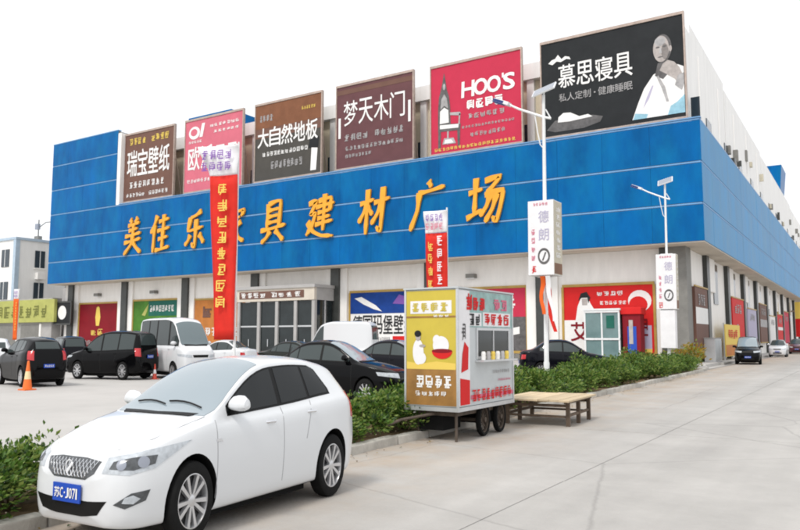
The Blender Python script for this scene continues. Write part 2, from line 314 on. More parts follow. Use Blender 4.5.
class Face:
    """a flat printed surface: origin, right and up directions, outward normal"""
    def __init__(s, o, u, v, parent): s.o = Vector(o); s.u = Vector(u).normalized(); s.v = Vector(v).normalized(); s.n = s.u.cross(s.v); s.p = parent; s.k = 0
    def P(s, a, b, h=0.02): return s.o + s.u * a + s.v * b + s.n * h
    def text(s, body, a0, a1, b0, b1, m, h=0.03, bold=0.02, name='lettering', shear=0.0):
        if len(body) > 1 and not shear:
            wd = [1.0 if ord(c) > 0x2fff else .35 if c == '·' else .3 if c == '1' else .58 for c in body]; q = (a1 - a0) / sum(wd); a = a0
            for c, w_ in zip(body, wd):
                if c == '·': s.rect(a + q * .1, a + q * .25, b0 + (b1 - b0) * .42, b0 + (b1 - b0) * .58, m, h, 'dot', d=.002)
                else: s.text(c, a + q * .04, a + q * (w_ - .04), b0, b1, m, h, bold, 'character')
                a += q * w_
            return
        vs, fs = text_mesh(body, 0.0); mb = MB(); e = bold * .55                # heavier weights: the glyph laid several times, a stroke apart
        for k, (dx, dy) in enumerate(((0, 0), (e, e), (-e, e), (e, -e), (-e, -e)) if bold > .004 else ((0, 0),)):
            mb.add([s.P(a0 + (a1 - a0) * (x + dx) + shear * y * (b1 - b0), b0 + (b1 - b0) * (y + dy), h + k * .0006) for x, y in vs], fs, m)
        return mb.build(name, s.p, fix=False)
    def rect(s, a0, a1, b0, b1, m, h=0.02, name='printed_band', d=0.012):
        mb = MB(); mb.poly([s.P(a0, b0, h), s.P(a1, b0, h), s.P(a1, b1, h), s.P(a0, b1, h)], m, depth=d, nrm=s.n); return mb.build(name, s.p)
    def polys(s, lst, name='printed_picture'):
        """lst: (points, material, height)"""
        mb = MB()
        for pts, m, h in lst:
            vs = [Vector((x, y)) for x, y in pts]
            tri = delaunay_2d_cdt(vs, [], [list(range(len(vs)))], 1, 1e-5)
            mb.add([s.P(q.x, q.y, h) for q in tri[0]], [tuple(f) for f in tri[2]], m)
        return mb.build(name, s.p, fix=False)
    def scribble(s, n, a0, a1, b0, b1, m, h=0.03, gap=0.18, name='lettering', seed=0, vertical=False, wt=0.13):
        """small print too blurred to read: n marks built of a few strokes each"""
        rr = random.Random(seed + n * 31 + int(a0 * 100)); mb = MB()
        for i in range(n):
            if vertical: c0, c1, r1 = a0, a1, b1 - (b1 - b0) / n * i; r0 = r1 - (b1 - b0) / n * (1 - gap)
            else: c0 = a0 + (a1 - a0) / n * i; c1 = c0 + (a1 - a0) / n * (1 - gap); r0, r1 = b0, b1
            w, q = c1 - c0, r1 - r0
            lay = [h]
            def st(x0, y0, x1, y1):
                lay[0] += .0006; z = lay[0]      # each stroke a hair above the last
                mb.poly([s.P(c0 + w * x0, r0 + q * y0, z), s.P(c0 + w * x1, r0 + q * y0, z), s.P(c0 + w * x1, r0 + q * y1, z), s.P(c0 + w * x0, r0 + q * y1, z)], m)
            for yy in sorted(rr.sample([0.02, 0.22, 0.42, 0.62, 0.84], 4)):
                e = rr.uniform(0, 0.3); st(e, yy, 1 - rr.uniform(0, 0.3), yy + wt * .8)
            for xx in rr.sample([0.04, 0.3, 0.5, 0.8], 2):
                e = rr.uniform(0, 0.35); st(xx, e, xx + wt, 1 - rr.uniform(0, 0.3))
            x0 = rr.choice([.15, .5]); q0, q1 = s.P(c0 + w * (x0 + .3), r0 + q * .55, lay[0] + .0006), s.P(c0 + w * x0, r0 + q * .05, lay[0] + .0006); o_ = s.u * (w * wt)
            mb.poly([q1, q1 + o_, q0 + o_, q0], m)
            if vertical or n <= 12: mb.build('character', s.p, fix=False); mb = MB()
        if vertical or n <= 12: return
        o = mb.build(name, s.p, fix=False); o['kind'] = 'stuff'; return o      # a line of print too fine to pick apart

def ell(cx, cy, rx, ry, n=20, a0=0, a1=360): return [(cx + rx * math.cos(R(a0 + (a1 - a0) * k / n)), cy + ry * math.sin(R(a0 + (a1 - a0) * k / n))) for k in range(n if a1 - a0 == 360 else n + 1)]

# ================================================================== SETTING
g = MB(); g.box(-420, 420, -120, 700, -0.4, -0.06, 'concrete'); tag(g.build('ground'), kind='structure')
# road of cast concrete slabs
road = MB().box(-7.6, 17.2, -8, 132, -0.2, -0.02, 'joint').build('road'); tag(road, kind='structure')
KX0, KX1 = -6.42, -7.18                   # kerb line drifts slightly along the road
def kx(y): return KX0 + (KX1 - KX0) * (y - 9) / 31
sm = MB().box(-2.093, 2.093, -2.494, 2.494, -0.10, 0.0, 'road')
s0 = sm.build('slab', road, bevel=0.006); k = 0
for ix in range(5):
    for iy in range(25):
        o = s0 if k == 0 else link(s0.data, 'slab', road); k += 1
        o.location = (-5.2 + ix * 4.2, -4 + iy * 5.0, random.uniform(-0.004, 0.002))
# kerb
kerb = MB().box(-0.01, 0.01, 0, 1, -0.3, -0.25, 'kerb').build('kerb'); tag(kerb, kind='structure')
ks = MB().box(-0.09, 0.09, -0.488, 0.488, -0.15, 0.125, 'kerb'); k0 = None
for i in range(40):
    y = 1.5 + i
    if k0 is None: k0 = ks.build('kerb_stone', kerb, bevel=0.018); o = k0
    else: o = link(k0.data, 'kerb_stone', kerb)
    o.location = (kx(y) + random.uniform(-.012, .012), y, random.uniform(-.012, .012)); o.rotation_euler = (random.uniform(-.012, .012), random.uniform(-.03, .03), math.atan((KX0 - KX1) / 31))
# planting bed
def sheet(name, x0f, x1f, ys, z, nx, m, amp, kind='structure'):
    rr = random.Random(3); vs = []; fs = []
    for j, y in enumerate(ys):
        for i in range(nx + 1):
            vs.append((x0f(y) + (x1f(y) - x0f(y)) * i / nx, y, z + rr.uniform(-amp, amp)))
    for j in range(len(ys) - 1):
        for i in range(nx):
            a = j * (nx + 1) + i; fs.append((a, a + 1, a + nx + 2, a + nx + 1))
    mb = MB(); mb.add(vs, fs, m); o = mb.build(name, smooth=True); tag(o, kind=kind); return o
sheet('planting_bed', lambda y: kx(y) - 1.62, lambda y: kx(y) - 0.07, [1 + 0.2 * i for i in range(201)], 0.09, 8, 'soil', 0.03)
# parking lot, a low step above the road
lot = MB(); lot.box(-200, -8.05, -20, 1.0, -0.2, 0.12, 'concrete')
pts = [(-200, 1.0), (kx(1) - 1.6, 1.0), (kx(41) - 1.6, 41), (kx(41) - 0.1, 41.2), (-7.3, 42.5), (-8.2, 46.5), (-8.2, 52), (-200, 52)]
lot.poly([(x, y, 0.12) for x, y in pts], 'concrete', depth=0.3, nrm=(0, 0, 1)); tag(lot.build('parking_lot'), kind='structure')
bx_w = MB().box(-9.6, -8.0, 52, 190, -0.2, 0.10, 'concrete').build('pavement'); tag(bx_w, kind='structure')

# ================================================================== MALL BUILDING
mall = thing('mall_building', 'long two-storey shopping hall with a bright blue clad upper band and white ground floor', 'building', (0, 0, 0))
YF, XS, XL, YE = 46.7, -7.94, -74.7, 190
WF, WS = 48.8, -9.5                         # ground floor wall planes, set back below the band
bx('core', mall, XL + 0.4, -9.62, WF + 0.12, YE, 0.0, 7.42, 'white_wall')
bx('band_core', mall, XL + 0.05, XS - 0.05, YF + 0.06, YE, 7.52, 14.94, 'grey_stone')
bx('soffit', mall, XL + 0.05, XS - 0.05, YF + 0.06, YE - 0.2, 7.44, 7.515, 'soffit')
bx('front_wall', mall, XL + 0.4, WS - 0.1, WF, WF + 0.115, 0.1, 7.43, 'white_wall')
bx('side_wall', mall, WS - 0.115, WS, WF + 0.0, YE - 0.3, 0.1, 7.43, 'white_wall')
bx('plinth', mall, XL + 0.45, WS - 0.6, WF - 0.08, WF - 0.003, 0.1, 0.55, 'grey_stone')
# blue cladding: rows of panels, light stripes between the rows
ROWS = [(7.52, 9.72), (9.88, 12.27), (12.43, 14.92)]
TALL = [(15.08, 17.62), (17.78, 20.32), (20.48, 22.80)]
PW = (XS - XL) / 22
_pm = {}
def panel(w, h, side):
    key = (round(w, 3), round(h, 3), side)
    if key not in _pm:
        mb = MB()
        if side: mb.box(-0.05, 0, 0.006, w - 0.006, 0, h, 'sheen_blue_panel')
        else: mb.box(0.006, w - 0.006, 0, 0.05, 0, h, 'blue_panel')
        o = mb.build('cladding_panel', mall, bevel=0.004); _pm[key] = o.data; return o
    return link(_pm[key], 'cladding_panel', mall)
for (z0, z1) in ROWS:
    for i in range(22): panel(PW, z1 - z0, False).location = (XL + PW * i, YF + random.uniform(0, .008), z0)
    n = 43; q = (YE - YF - 0.06) / n
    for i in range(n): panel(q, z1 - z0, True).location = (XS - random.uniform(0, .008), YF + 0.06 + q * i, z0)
TW = 11.1 / 4
for (z0, z1) in TALL:
    for i in range(4): panel(TW, z1 - z0, False).location = (XL + TW * i, YF + random.uniform(0, .008), z0)
for z in (9.72, 12.27, 14.92):
    bx('stripe', mall, XL, XS - 0.06, YF + 0.012, YF + 0.055, z + 0.03, z + 0.13, 'stripe')
    bx('stripe', mall, XS - 0.055, XS - 0.012, YF + 0.06, YE, z + 0.03, z + 0.13, 'stripe')
for z in (17.62, 20.32): bx('stripe', mall, XL, XL + 11.1, YF + 0.012, YF + 0.055, z + 0.03, z + 0.13, 'stripe')
bx('tower_core', mall, XL + 0.05, XL + 11.05, YF + 0.06, YF + 9, 14.95, 22.76, 'grey_stone')
bx('tower_edge', mall, XL + 11.12, XL + 11.62, YF + 0.02, YF + 9, 15.08, 22.5, 'white_wall')
bx('tower_coping', mall, XL - 0.02, XL + 11.1, YF - 0.02, YF + 0.4, 22.81, 22.9, 'stripe')
bx('band_coping', mall, XL + 11.65, XS + 0.02, YF - 0.03, YF + 0.35, 15.075, 15.15, 'stripe')
# upper storey behind the billboards
bx('upper_wall', mall, XL + 11.7, -9.4, 49.4, 52, 14.95, 20.4, 'cream_wall')
bx('upper_cornice', mall, XL + 11.7, -9.3, 48.9, 52.1, 20.42, 21.6, 'pale_wall')
for i in range(7):
    x = -64.3 + 9.05 * i
    bx('upper_pier', mall, x + 8.0, x + 8.55, 49.1, 49.395, 14.96, 20.41, 'pale_wall')
    for dx in (0.35, 6.9):
        w = bx('upper_window', mall, x + dx + 0.75, x + dx + 1.3, 49.3, 49.397, 15.4, 17.2, 'window_dark')
# upper storey along the side street
segs = [(47.6, 66.5, 23.4), (66.8, 92, 22.9), (92.3, 130, 22.6), (130.3, 189, 22.2)]
for a, b, h in segs:
    bx('upper_side_wall', mall, -20, -9.35, a if a > 48 else 52.2, b, 14.95, h, 'pale_wall')
bx('end_wall', mall, -9.9, -9.0, 48.6, 52.15, 15.16, 21.9, 'pale_wall')
y = 55
while y < 186:
    if int(y) % 2: bx('upper_pilaster', mall, -9.345, -9.28, y, y + 0.5, 14.96, 21.9, 'pale_wall')
    bx('upper_window', mall, -9.345, -9.28, y + 2.4, y + 4.4, 15.9, 18.0, 'window_dark')
    a_ = random.uniform(.3, 1.0); o_ = random.uniform(4.6, 6.6)
    if random.random() < .75: bx('window_hood', mall, -9.344, -8.9, y + o_, y + o_ + a_, 15.3, 16.0 + a_ * 1.2, 'dark_pillar')
    bx('air_conditioner', mall, -9.344, -8.85, y + o_ - 3.6, y + o_ - 2.8, 15.5, 16.3, 'box_beige')
    for _ in range(2):
        o_ = random.uniform(.8, 7.4); a_ = random.uniform(.2, .6); z_ = random.choice([15.4, 15.6, 17.4, 19.2]); bx('wall_fitting', mall, -9.344, -9.344 + random.uniform(.12, .4), y + o_, y + o_ + a_, z_, z_ + random.uniform(.4, 1.1), random.choice(['grey_stone', 'box_beige', 'dark_pillar']))
    y += 8.2
bx('roof_slab', mall, XL + 0.2, -20.1, 52.2, YE - 0.5, 14.95, 15.3, 'grey_wall')
# roof-top blue boxes
bx('roof_box', mall, -57.2, -51.2, 50.2, 55, 21.61, 23.9, 'blue_panel')
rb = MB(); rb.add([(-15.5, 149, 22.2), (-12.6, 149, 22.2), (-12.6, 155, 22.2), (-15.5, 155, 22.2), (-15.5, 147.5, 33), (-11.6, 147.5, 33), (-11.6, 156, 33), (-15.5, 156, 33)],
                  [(0, 3, 2, 1), (4, 5, 6, 7), (0, 1, 5, 4), (1, 2, 6, 5), (2, 3, 7, 6), (3, 0, 4, 7)], 'blue_panel'); rb.build('roof_tower', mall)
# pillars of the front, one each nine metres, with pale pilaster strips
for i in range(7):
    x = -73 + 9 * i
    bx('pillar', mall, x - 0.42, x + 0.42, WF - 0.45, WF - 0.003, 0.1, 7.43, 'dark_pillar')
    bx('pilaster', mall, x - 1.2, x - 0.425, WF - 0.22, WF - 0.004, 0.1, 7.425, 'white_wall')
    bx('pilaster', mall, x + 0.425, x + 1.1, WF - 0.22, WF - 0.004, 0.1, 7.425, 'white_wall')
bx('corner_pillar', mall, -10.6, -9.35, WF - 0.55, WF + 0.9, 0.1, 7.43, 'grey_stone')
bx('corner_pillar_face', mall, -11.0, -10.605, WF - 0.5, WF - 0.005, 0.1, 7.42, 'dark_pillar')
for i in range(15):
    y = 55 + 9 * i
    bx('pillar', mall, WS + 0.002, WS + 0.30, y - 0.5, y + 0.5, 0.1, 7.43, 'dark_pillar')
    bx('side_bay', mall, WS + 0.002, WS + 0.2, y + 0.553, y + 3.2, 5.0, 7.42, 'white_wall')
    bx('side_window', mall, WS + 0.002, WS + 0.06, y + 3.4, y + 5.2, 4.2, 7.2, 'shop_glass')
# wall lamp over two posters
for x in (-68.5, -59.6, -24.5):
    MB().box(x - .35, x + .35, WF - .5, WF - .004, 6.1, 6.4, 'grey_stone').box(x - .3, x + .3, WF - .45, WF - .05, 6.05, 6.1, 'lens_white').build('wall_lamp', mall)

# porch of the entrance
porch = thing('entrance_porch', 'glazed grey entrance porch with brown lettered band below the blue front', 'porch', (-41.2, 47.2, 0.12))
def px(*a, **k):
    n, x0, x1, y0, y1, z0, z1, m = a; return bx(n, porch, x0 + 41.2, x1 + 41.2, y0 - 47.2, y1 - 47.2, z0 - 0.12, z1 - 0.12, m, **k)
px('roof', -45.6, -36.95, 45.7, 48.34, 5.75, 6.0, 'grey_wall')
px('fascia', -45.5, -37.05, 45.8, 46.1, 4.75, 5.745, 'soffit')
px('fascia', -37.3, -37.05, 46.105, 48.34, 4.75, 5.745, 'grey_wall')
fc = Face((-45.5 + 41.2, 45.8 - 47.2, 4.75 - .12), (1, 0, 0), (0, 0, 1), porch)
fc.rect(0.3, 7.4, 0.22, 0.82, 'print_brown', 0.03); fc.scribble(4, 0.5, 3.4, 0.3, 0.74, 'print_white', 0.05, seed=2); fc.scribble(4, 3.9, 7.2, 0.3, 0.74, 'print_white', 0.05, seed=3)
for x in (-45.5, -43.2, -41.2, -39.2, -37.35): px('column', x, x + 0.3, 45.85, 46.15, 0.12, 4.745, 'grey_wall')
for a, b in ((-45.19, -43.21), (-42.89, -41.21), (-40.89, -39.21), (-38.89, -37.36)):
    d = px('door', a, b, 46.0, 46.06, 0.14, 4.7, 'shop_glass')
    px('door_rail', a, b, 45.95, 45.995, 2.6, 2.72, 'aluminium'); px('door_handle', (a + b) / 2 - .04, (a + b) / 2 + .04, 45.93, 45.99, 1.0, 1.6, 'chrome')
px('side_glass', -37.22, -37.16, 46.2, 48.3, 0.14, 4.74, 'shop_glass')
px('side_mullion', -37.15, -37.08, 47.2, 47.32, 0.14, 4.74, 'aluminium')

# ------------------------------------------------------------------ gold characters of the front
BR = {
 'mei': [[(33,97),(42,86)],[(68,98),(57,86)],[(24,80),(52,82),(79,85)],[(29,66),(72,70)],[(13,52),(50,53),(89,57)],[(50,84),(51,53)],[(10,35),(50,37),(90,41)],[(51,52),(45,28),(12,3)],[(52,36),(68,20),(95,3)]],
 'jia': [[(32,98),(22,76),(6,54)],[(22,73),(22,2)],[(42,81),(88,86)],[(64,98),(64,57)],[(38,57),(93,62)],[(44,35),(87,39)],[(64,56),(64,10)],[(33,7),(64,8),(97,12)]],
 'le': [[(72,95),(50,86),(26,81)],[(27,82),(20,50),(50,51),(84,55)],[(53,76),(54,30),(52,6),(38,17)],[(30,38),(22,24),(9,14)],[(70,37),(82,25),(92,14)]],
 'jia2': [[(48,99),(53,88)],[(17,84),(11,68)],[(16,80),(50,81),(92,85),(82,70)],[(28,66),(77,69)],[(52,66),(34,54),(13,45)],[(40,54),(57,42),(56,14),(50,4),(38,13)],[(50,42),(34,30),(14,22)],[(54,28),(36,12),(10,3)],[(82,57),(58,40)],[(58,42),(74,20),(97,9)]],
 'ju': [[(28,93),(27,36)],[(28,92),(73,96),(72,36)],[(30,77),(70,79)],[(30,62),(70,64)],[(30,48),(70,50)],[(5,32),(50,34),(97,39)],[(40,29),(28,14),(9,3)],[(60,29),(76,16),(92,3)]],
 'jian': [[(42,85),(84,89),(83,60)],[(34,72),(96,77)],[(42,59),(83,62)],[(42,46),(84,49)],[(35,33),(94,38)],[(63,99),(63,18)],[(8,82),(34,86),(16,57),(34,60),(24,32),(5,12)],[(8,42),(28,19),(58,7),(99,3)]],
 'cai': [[(5,69),(48,75)],[(28,98),(28,2)],[(28,70),(18,48),(3,29)],[(30,60),(46,42)],[(50,67),(98,73)],[(76,98),(76,30),(74,5),(61,15)],[(74,67),(62,42),(44,22)]],
 'guang': [[(48,99),(57,86)],[(20,77),(55,79),(95,84)],[(23,78),(20,42),(2,2)]],
 'chang': [[(4,66),(40,71)],[(22,94),(22,22)],[(2,17),(42,30)],[(46,86),(86,91),(66,72),(48,58)],[(48,58),(94,63),(90,30),(82,5),(70,14)],[(62,57),(54,36),(38,18)],[(79,58),(70,30),(52,5)]]}
def smooth_line(p):
    if len(p) < 3:
        a, b = Vector(p[0]), Vector(p[1]); return [a + (b - a) * t / 5 for t in range(6)]
    p = [Vector(q) for q in p]; out = []; e = [p[0] * 2 - p[1]] + p + [p[-1] * 2 - p[-2]]
    for i in range(1, len(e) - 2):
        for t in range(5):
            t /= 5; a, b, c, d = e[i - 1:i + 3]
            cr = 0.5 * ((2 * b) + (c - a) * t + (2 * a - 5 * b + 4 * c - d) * t * t + (3 * b - a - 3 * c + d) * t ** 3)
            out.append(b.lerp(c, t) * 0.55 + cr * 0.45)
    return out + [p[-1]]
sign = thing('facade_lettering', 'nine large gold brush-style characters across the blue front', 'sign', (-41.5, YF - 0.05, 9.7))
CH = [('mei', -60.55), ('jia', -56.55), ('le', -51.75), ('jia2', -46.95), ('ju', -42.2), ('jian', -37.15), ('cai', -31.85), ('guang', -27.0), ('chang', -22.3)]
for key, xc in CH:
    mb = MB(); W_, H_ = 2.95, 3.65; rr = random.Random(key)
    for st in BR[key]:
        ln = smooth_line(st); n = len(ln); L_, R_ = [], []
        for i, q in enumerate(ln):
            d = (ln[min(i + 1, n - 1)] - ln[max(i - 1, 0)]); d = d.normalized() if d.length else Vector((1, 0)); nn = Vector((-d.y, d.x))
            t = i / (n - 1); vert = abs(d.y)
            w = (4.3 + 2.2 * vert) * (0.75 + 0.6 * math.exp(-((t - 0.08) / 0.16) ** 2) + 0.3 * math.exp(-((t - 0.9) / 0.14) ** 2)) * (1 if t < 0.93 else 0.55)
            L_.append(q + nn * w); R_.append(q - nn * w)
        def T(q, h): x = (q.x - 50) / 100; y_ = (q.y - 50) / 100; return ((x + 0.10 * y_) * W_ + xc + 41.5, -h, (y_ + 0.04 * x) * H_ + 11.66 - .0055 * (xc + 60) - 9.7)
        vs = [T(q, 0.16) for q in L_] + [T(q, 0.16) for q in R_] + [T(q, 0.0) for q in L_] + [T(q, 0.0) for q in R_]
        dz = rr.uniform(0, 0.012); vs = [(a, b - dz, c) for a, b, c in vs]; fs = []
        for i in range(n - 1):
            fs += [(i, n + i, n + i + 1, i + 1), (i, i + 1, 2 * n + i + 1, 2 * n + i), (n + i + 1, n + i, 3 * n + i, 3 * n + i + 1)]
        fs += [(0, 2 * n, 3 * n, n), (n - 1, 2 * n - 1, 4 * n - 1, 3 * n - 1)]
        mb.add(vs, fs, 'gold_letter')
    mb.build('character', sign)

# ------------------------------------------------------------------ billboards on the band
BY = 47.2
def billboard(x0, x1, z0, z1, m, label):
    t = thing('billboard', label, 'billboard', ((x0 + x1) / 2, BY, z0), group='billboards standing on the blue band')
    w, h = x1 - x0, z1 - z0
    bx('panel', t, -w / 2 + 0.09, w / 2 - 0.09, 0.0, 0.12, 0.09, h - 0.09, m)
    bx('frame', t, -w / 2, w / 2, -0.06, 0.2, h - 0.088, h + 0.1, 'steel_frame'); bx('frame', t, -w / 2, w / 2, -0.06, 0.2, -0.1, 0.088, 'steel_frame')
    bx('frame', t, -w / 2, -w / 2 + 0.088, -0.06, 0.2, 0.09, h - 0.09, 'steel_frame'); bx('frame', t, w / 2 - 0.088, w / 2, -0.06, 0.2, 0.09, h - 0.09, 'steel_frame')
    for k in range(3):
        x = -w / 2 + 0.5 + (w - 1) * k / 2
        MB().box(x - .06, x + .06, 0.125, 0.3, -0.12, h - 0.2, 'steel_frame').tube([(x, 0.25, h - 1.2), (x, 1.5, -0.2)], 0.05, 'steel_frame', n=5).build('strut', t)
    return t, Face((-w / 2, 0, 0), (1, 0, 0), (0, 0, 1), t)
Z0, Z1 = 15.32, 22.3; BH = Z1 - Z0
t, f = billboard(-63.35, -55.65, Z0, Z1, 'print_brown', 'brown wallpaper billboard with large white and yellow characters beside the blue tower')
f.scribble(4, 1.0, 3.6, 5.8, 6.5, 'print_yellow', seed=4); f.scribble(4, 4.3, 7.0, 5.8, 6.5, 'print_yellow', seed=5)
f.text('瑞宝壁纸', 0.7, 7.1, 2.6, 5.2, 'print_white', bold=0.02)
f.scribble(8, 1.2, 6.5, 1.35, 2.0, 'print_white', seed=6); f.scribble(6, 0.8, 3.6, 0.45, 0.85, 'print_white', seed=7); f.scribble(6, 4.2, 7.0, 0.45, 0.85, 'print_white', seed=8)
t, f = billboard(-54.2, -46.55, Z0, Z1, 'print_rose', 'pink billboard with a white emblem, half behind the tall red banner')
f.polys([([(0.8 + 0.75 * math.cos(a) + 0.5, 5.7 + 0.62 * math.sin(a)) for a in [k * math.pi / 9 for k in range(18)]], 'print_white', 0.02),
         ([(1.25 + 0.45 * math.cos(a), 5.75 + 0.35 * math.sin(a)) for a in [k * math.pi / 8 for k in range(16)]], 'print_rose', 0.03),
         ([(2.0, 5.2), (2.4, 5.2), (2.7, 6.5), (2.3, 6.5)], 'print_white', 0.02)], 'emblem')
f.scribble(7, 3.4, 7.2, 5.95, 6.25, 'print_white', seed=9); f.scribble(6, 3.9, 7.2, 5.35, 5.6, 'print_white', seed=10); f.scribble(5, 0.6, 2.4, 4.7, 4.95, 'print_white', seed=11)
f.text('欧派', 0.5, 3.9, 2.1, 4.3, 'print_white', bold=0.022); f.scribble(2, 4.2, 7.3, 2.2, 4.2, 'print_white', seed=12)
f.scribble(10, 0.5, 5.0, 0.9, 1.25, 'print_white', seed=13)
t, f = billboard(-45.15, -37.55, Z0, Z1, 'print_slate', 'flooring billboard, russet above and slate below, with white characters')
f.rect(0.1, 7.5, 4.75, BH - 0.1, 'print_brown2', 0.012, d=0.008); f.rect(0.1, 7.5, 3.9, 4.74, 'print_brown', 0.011, d=0.008)
f.scribble(4, 0.6, 2.2, 5.35, 5.95, 'print_grey', seed=14); f.scribble(6, 5.4, 6.9, 5.75, 6.05, 'print_yellow', seed=15)
f.text('大自然地板', 0.35, 7.2, 3.05, 4.75, 'print_white', bold=0.022)
f.scribble(12, 1.0, 6.2, 2.2, 2.6, 'print_white', seed=16); f.scribble(8, 2.0, 5.6, 1.0, 1.7, 'print_grey', seed=17)
f.polys([([(6.2, 2.3), (7.2, 2.2), (7.3, 3.1), (6.8, 3.5), (6.3, 3.2)], 'print_black', 0.02), ([(6.4, 0.35), (7.0, 0.35), (7.15, 2.2), (6.5, 2.3)], 'print_white', 0.022)])
t, f = billboard(-36.1, -28.6, Z0, Z1, 'print_plum', 'plum-brown door billboard with white characters between two bracket bars')
f.rect(0.1, 7.4, BH - 0.75, BH - 0.35, 'print_brown', 0.012, d=0.008)
f.text('梦天木门', 0.75, 6.75, 3.55, 5.6, 'print_white', bold=0.005)
f.rect(0.28, 0.5, 2.6, 4.3, 'print_white', 0.03, 'bracket_bar'); f.rect(7.0, 7.22, 3.0, 4.7, 'print_white', 0.03, 'bracket_bar')
f.scribble(4, 0.9, 3.3, 2.3, 2.85, 'print_grey', seed=18); f.scribble(5, 3.9, 6.7, 2.3, 2.85, 'print_grey', seed=19)
f.scribble(14, 1.0, 6.6, 1.5, 1.85, 'print_grey', seed=20); f.scribble(8, 1.0, 3.6, 0.9, 1.2, 'print_grey', seed=21)
t, f = billboard(-27.15, -19.65, Z0, Z1 - 0.15, 'print_red', 'red furniture billboard with a pale carved armchair and white lettering')
[f.text(c, a, b, 4.05, 5.2, 'print_white', bold=0.06, shear=0.04, name='character') for c, a, b in (('H', 2.7, 3.7), ('O', 3.72, 4.75), ('O', 4.77, 5.8), ('S', 6.05, 6.9))]; f.rect(5.95, 6.1, 4.95, 5.3, 'print_white', .03, 'apostrophe'); f.scribble(4, 3.1, 6.1, 3.05, 3.75, 'print_white', seed=22, wt=0.2)
f.scribble(6, 3.2, 6.2, 2.35, 2.75, 'print_grey', seed=23); f.scribble(16, 2.7, 6.9, 1.7, 1.9, 'print_grey', seed=24); f.scribble(8, 3.4, 6.2, 1.0, 1.35, 'print_grey', seed=25)
f.scribble(20, 0.4, 7.0, 0.25, 0.5, 'print_yellow', seed=26)
f.polys([([(.68, 2.2), (1.75, 2.2), (1.72, 3.6), (1.62, 4.4), (1.45, 4.9), (1.36, 5.5), (1.22, 6.25), (1.08, 5.5), (.95, 4.95), (.78, 4.4), (.70, 3.6)], 'print_darkgrey', 0.02),
         ([(.84, 2.35), (1.60, 2.35), (1.57, 3.3), (1.22, 3.55), (.87, 3.3)], 'print_white', 0.024), ([(.90, 3.45), (1.22, 3.7), (1.54, 3.45), (1.46, 4.2), (1.22, 4.6), (.98, 4.2)], 'print_grey', 0.024), (ell(1.22, 5.15, .11, .25), 'print_grey', .024),
         ([(.68, 1.75), (2.55, 1.65), (2.60, 2.15), (.70, 2.3)], 'print_darkgrey', 0.022), ([(.85, 1.95), (2.4, 1.85), (2.42, 2.12), (.85, 2.25)], 'print_white', 0.026),
         ([(1.7, 2.9), (2.5, 2.75), (2.62, 2.85), (2.55, 3.02), (1.7, 3.1)], 'print_grey', .024), ([(2.4, 2.1), (2.52, 2.1), (2.58, 2.9), (2.46, 2.9)], 'print_grey', .024),
         ([(.68, .45), (.90, .45), (.92, 1.78), (.70, 1.78)], 'print_darkgrey', 0.02), ([(2.34, .45), (2.5, .45), (2.55, 1.7), (2.3, 1.7)], 'print_darkgrey', 0.02), ([(1.45, .7), (1.55, .7), (1.6, 1.7), (1.45, 1.7)], 'print_grey', 0.02), ([(1.05, .75), (2.2, .7), (2.0, 1.15), (1.2, 1.2)], 'print_grey', 0.022), ([(1.2, .8), (2.0, .78), (1.8, 1.05), (1.3, 1.08)], 'print_white', 0.026)])
t, f = billboard(-18.3, -8.72, Z0, Z1 - 0.2, 'print_black', 'wide black bedding billboard with a man in white leaning on his hand')
f.text('慕思寝具', 1.25, 6.35, 3.35, 4.95, 'print_white', bold=0.012)
f.text('私人定制', 1.3, 3.55, 2.4, 2.95, 'print_grey', bold=0.005); f.rect(3.74, 3.84, 2.62, 2.72, 'print_grey', .03, 'dot'); f.text('健康睡眠', 4.0, 6.3, 2.4, 2.95, 'print_grey', bold=0.005)
f.polys([([(0.6, 5.25), (0.9, 5.1), (1.2, 5.3), (1.5, 5.2), (1.9, 5.35), (2.2, 5.25), (2.1, 5.45), (1.8, 5.55), (1.55, 5.4), (1.3, 5.75), (1.1, 5.5), (0.85, 5.45)], 'print_white', 0.02)], 'emblem')
f.polys([([(0.4, 0.55), (1.0, 0.35), (3.0, 0.35), (4.1, 0.6), (4.3, 0.95), (3.6, 1.15), (2.0, 1.25), (1.0, 1.15)], 'print_darkgrey', 0.02),
         ([(1.2, 1.0), (2.0, 0.95), (3.6, 1.05), (3.3, 1.25), (2.7, 1.2), (2.1, 1.55), (1.6, 1.6), (1.25, 1.35)], 'print_white', 0.024)])
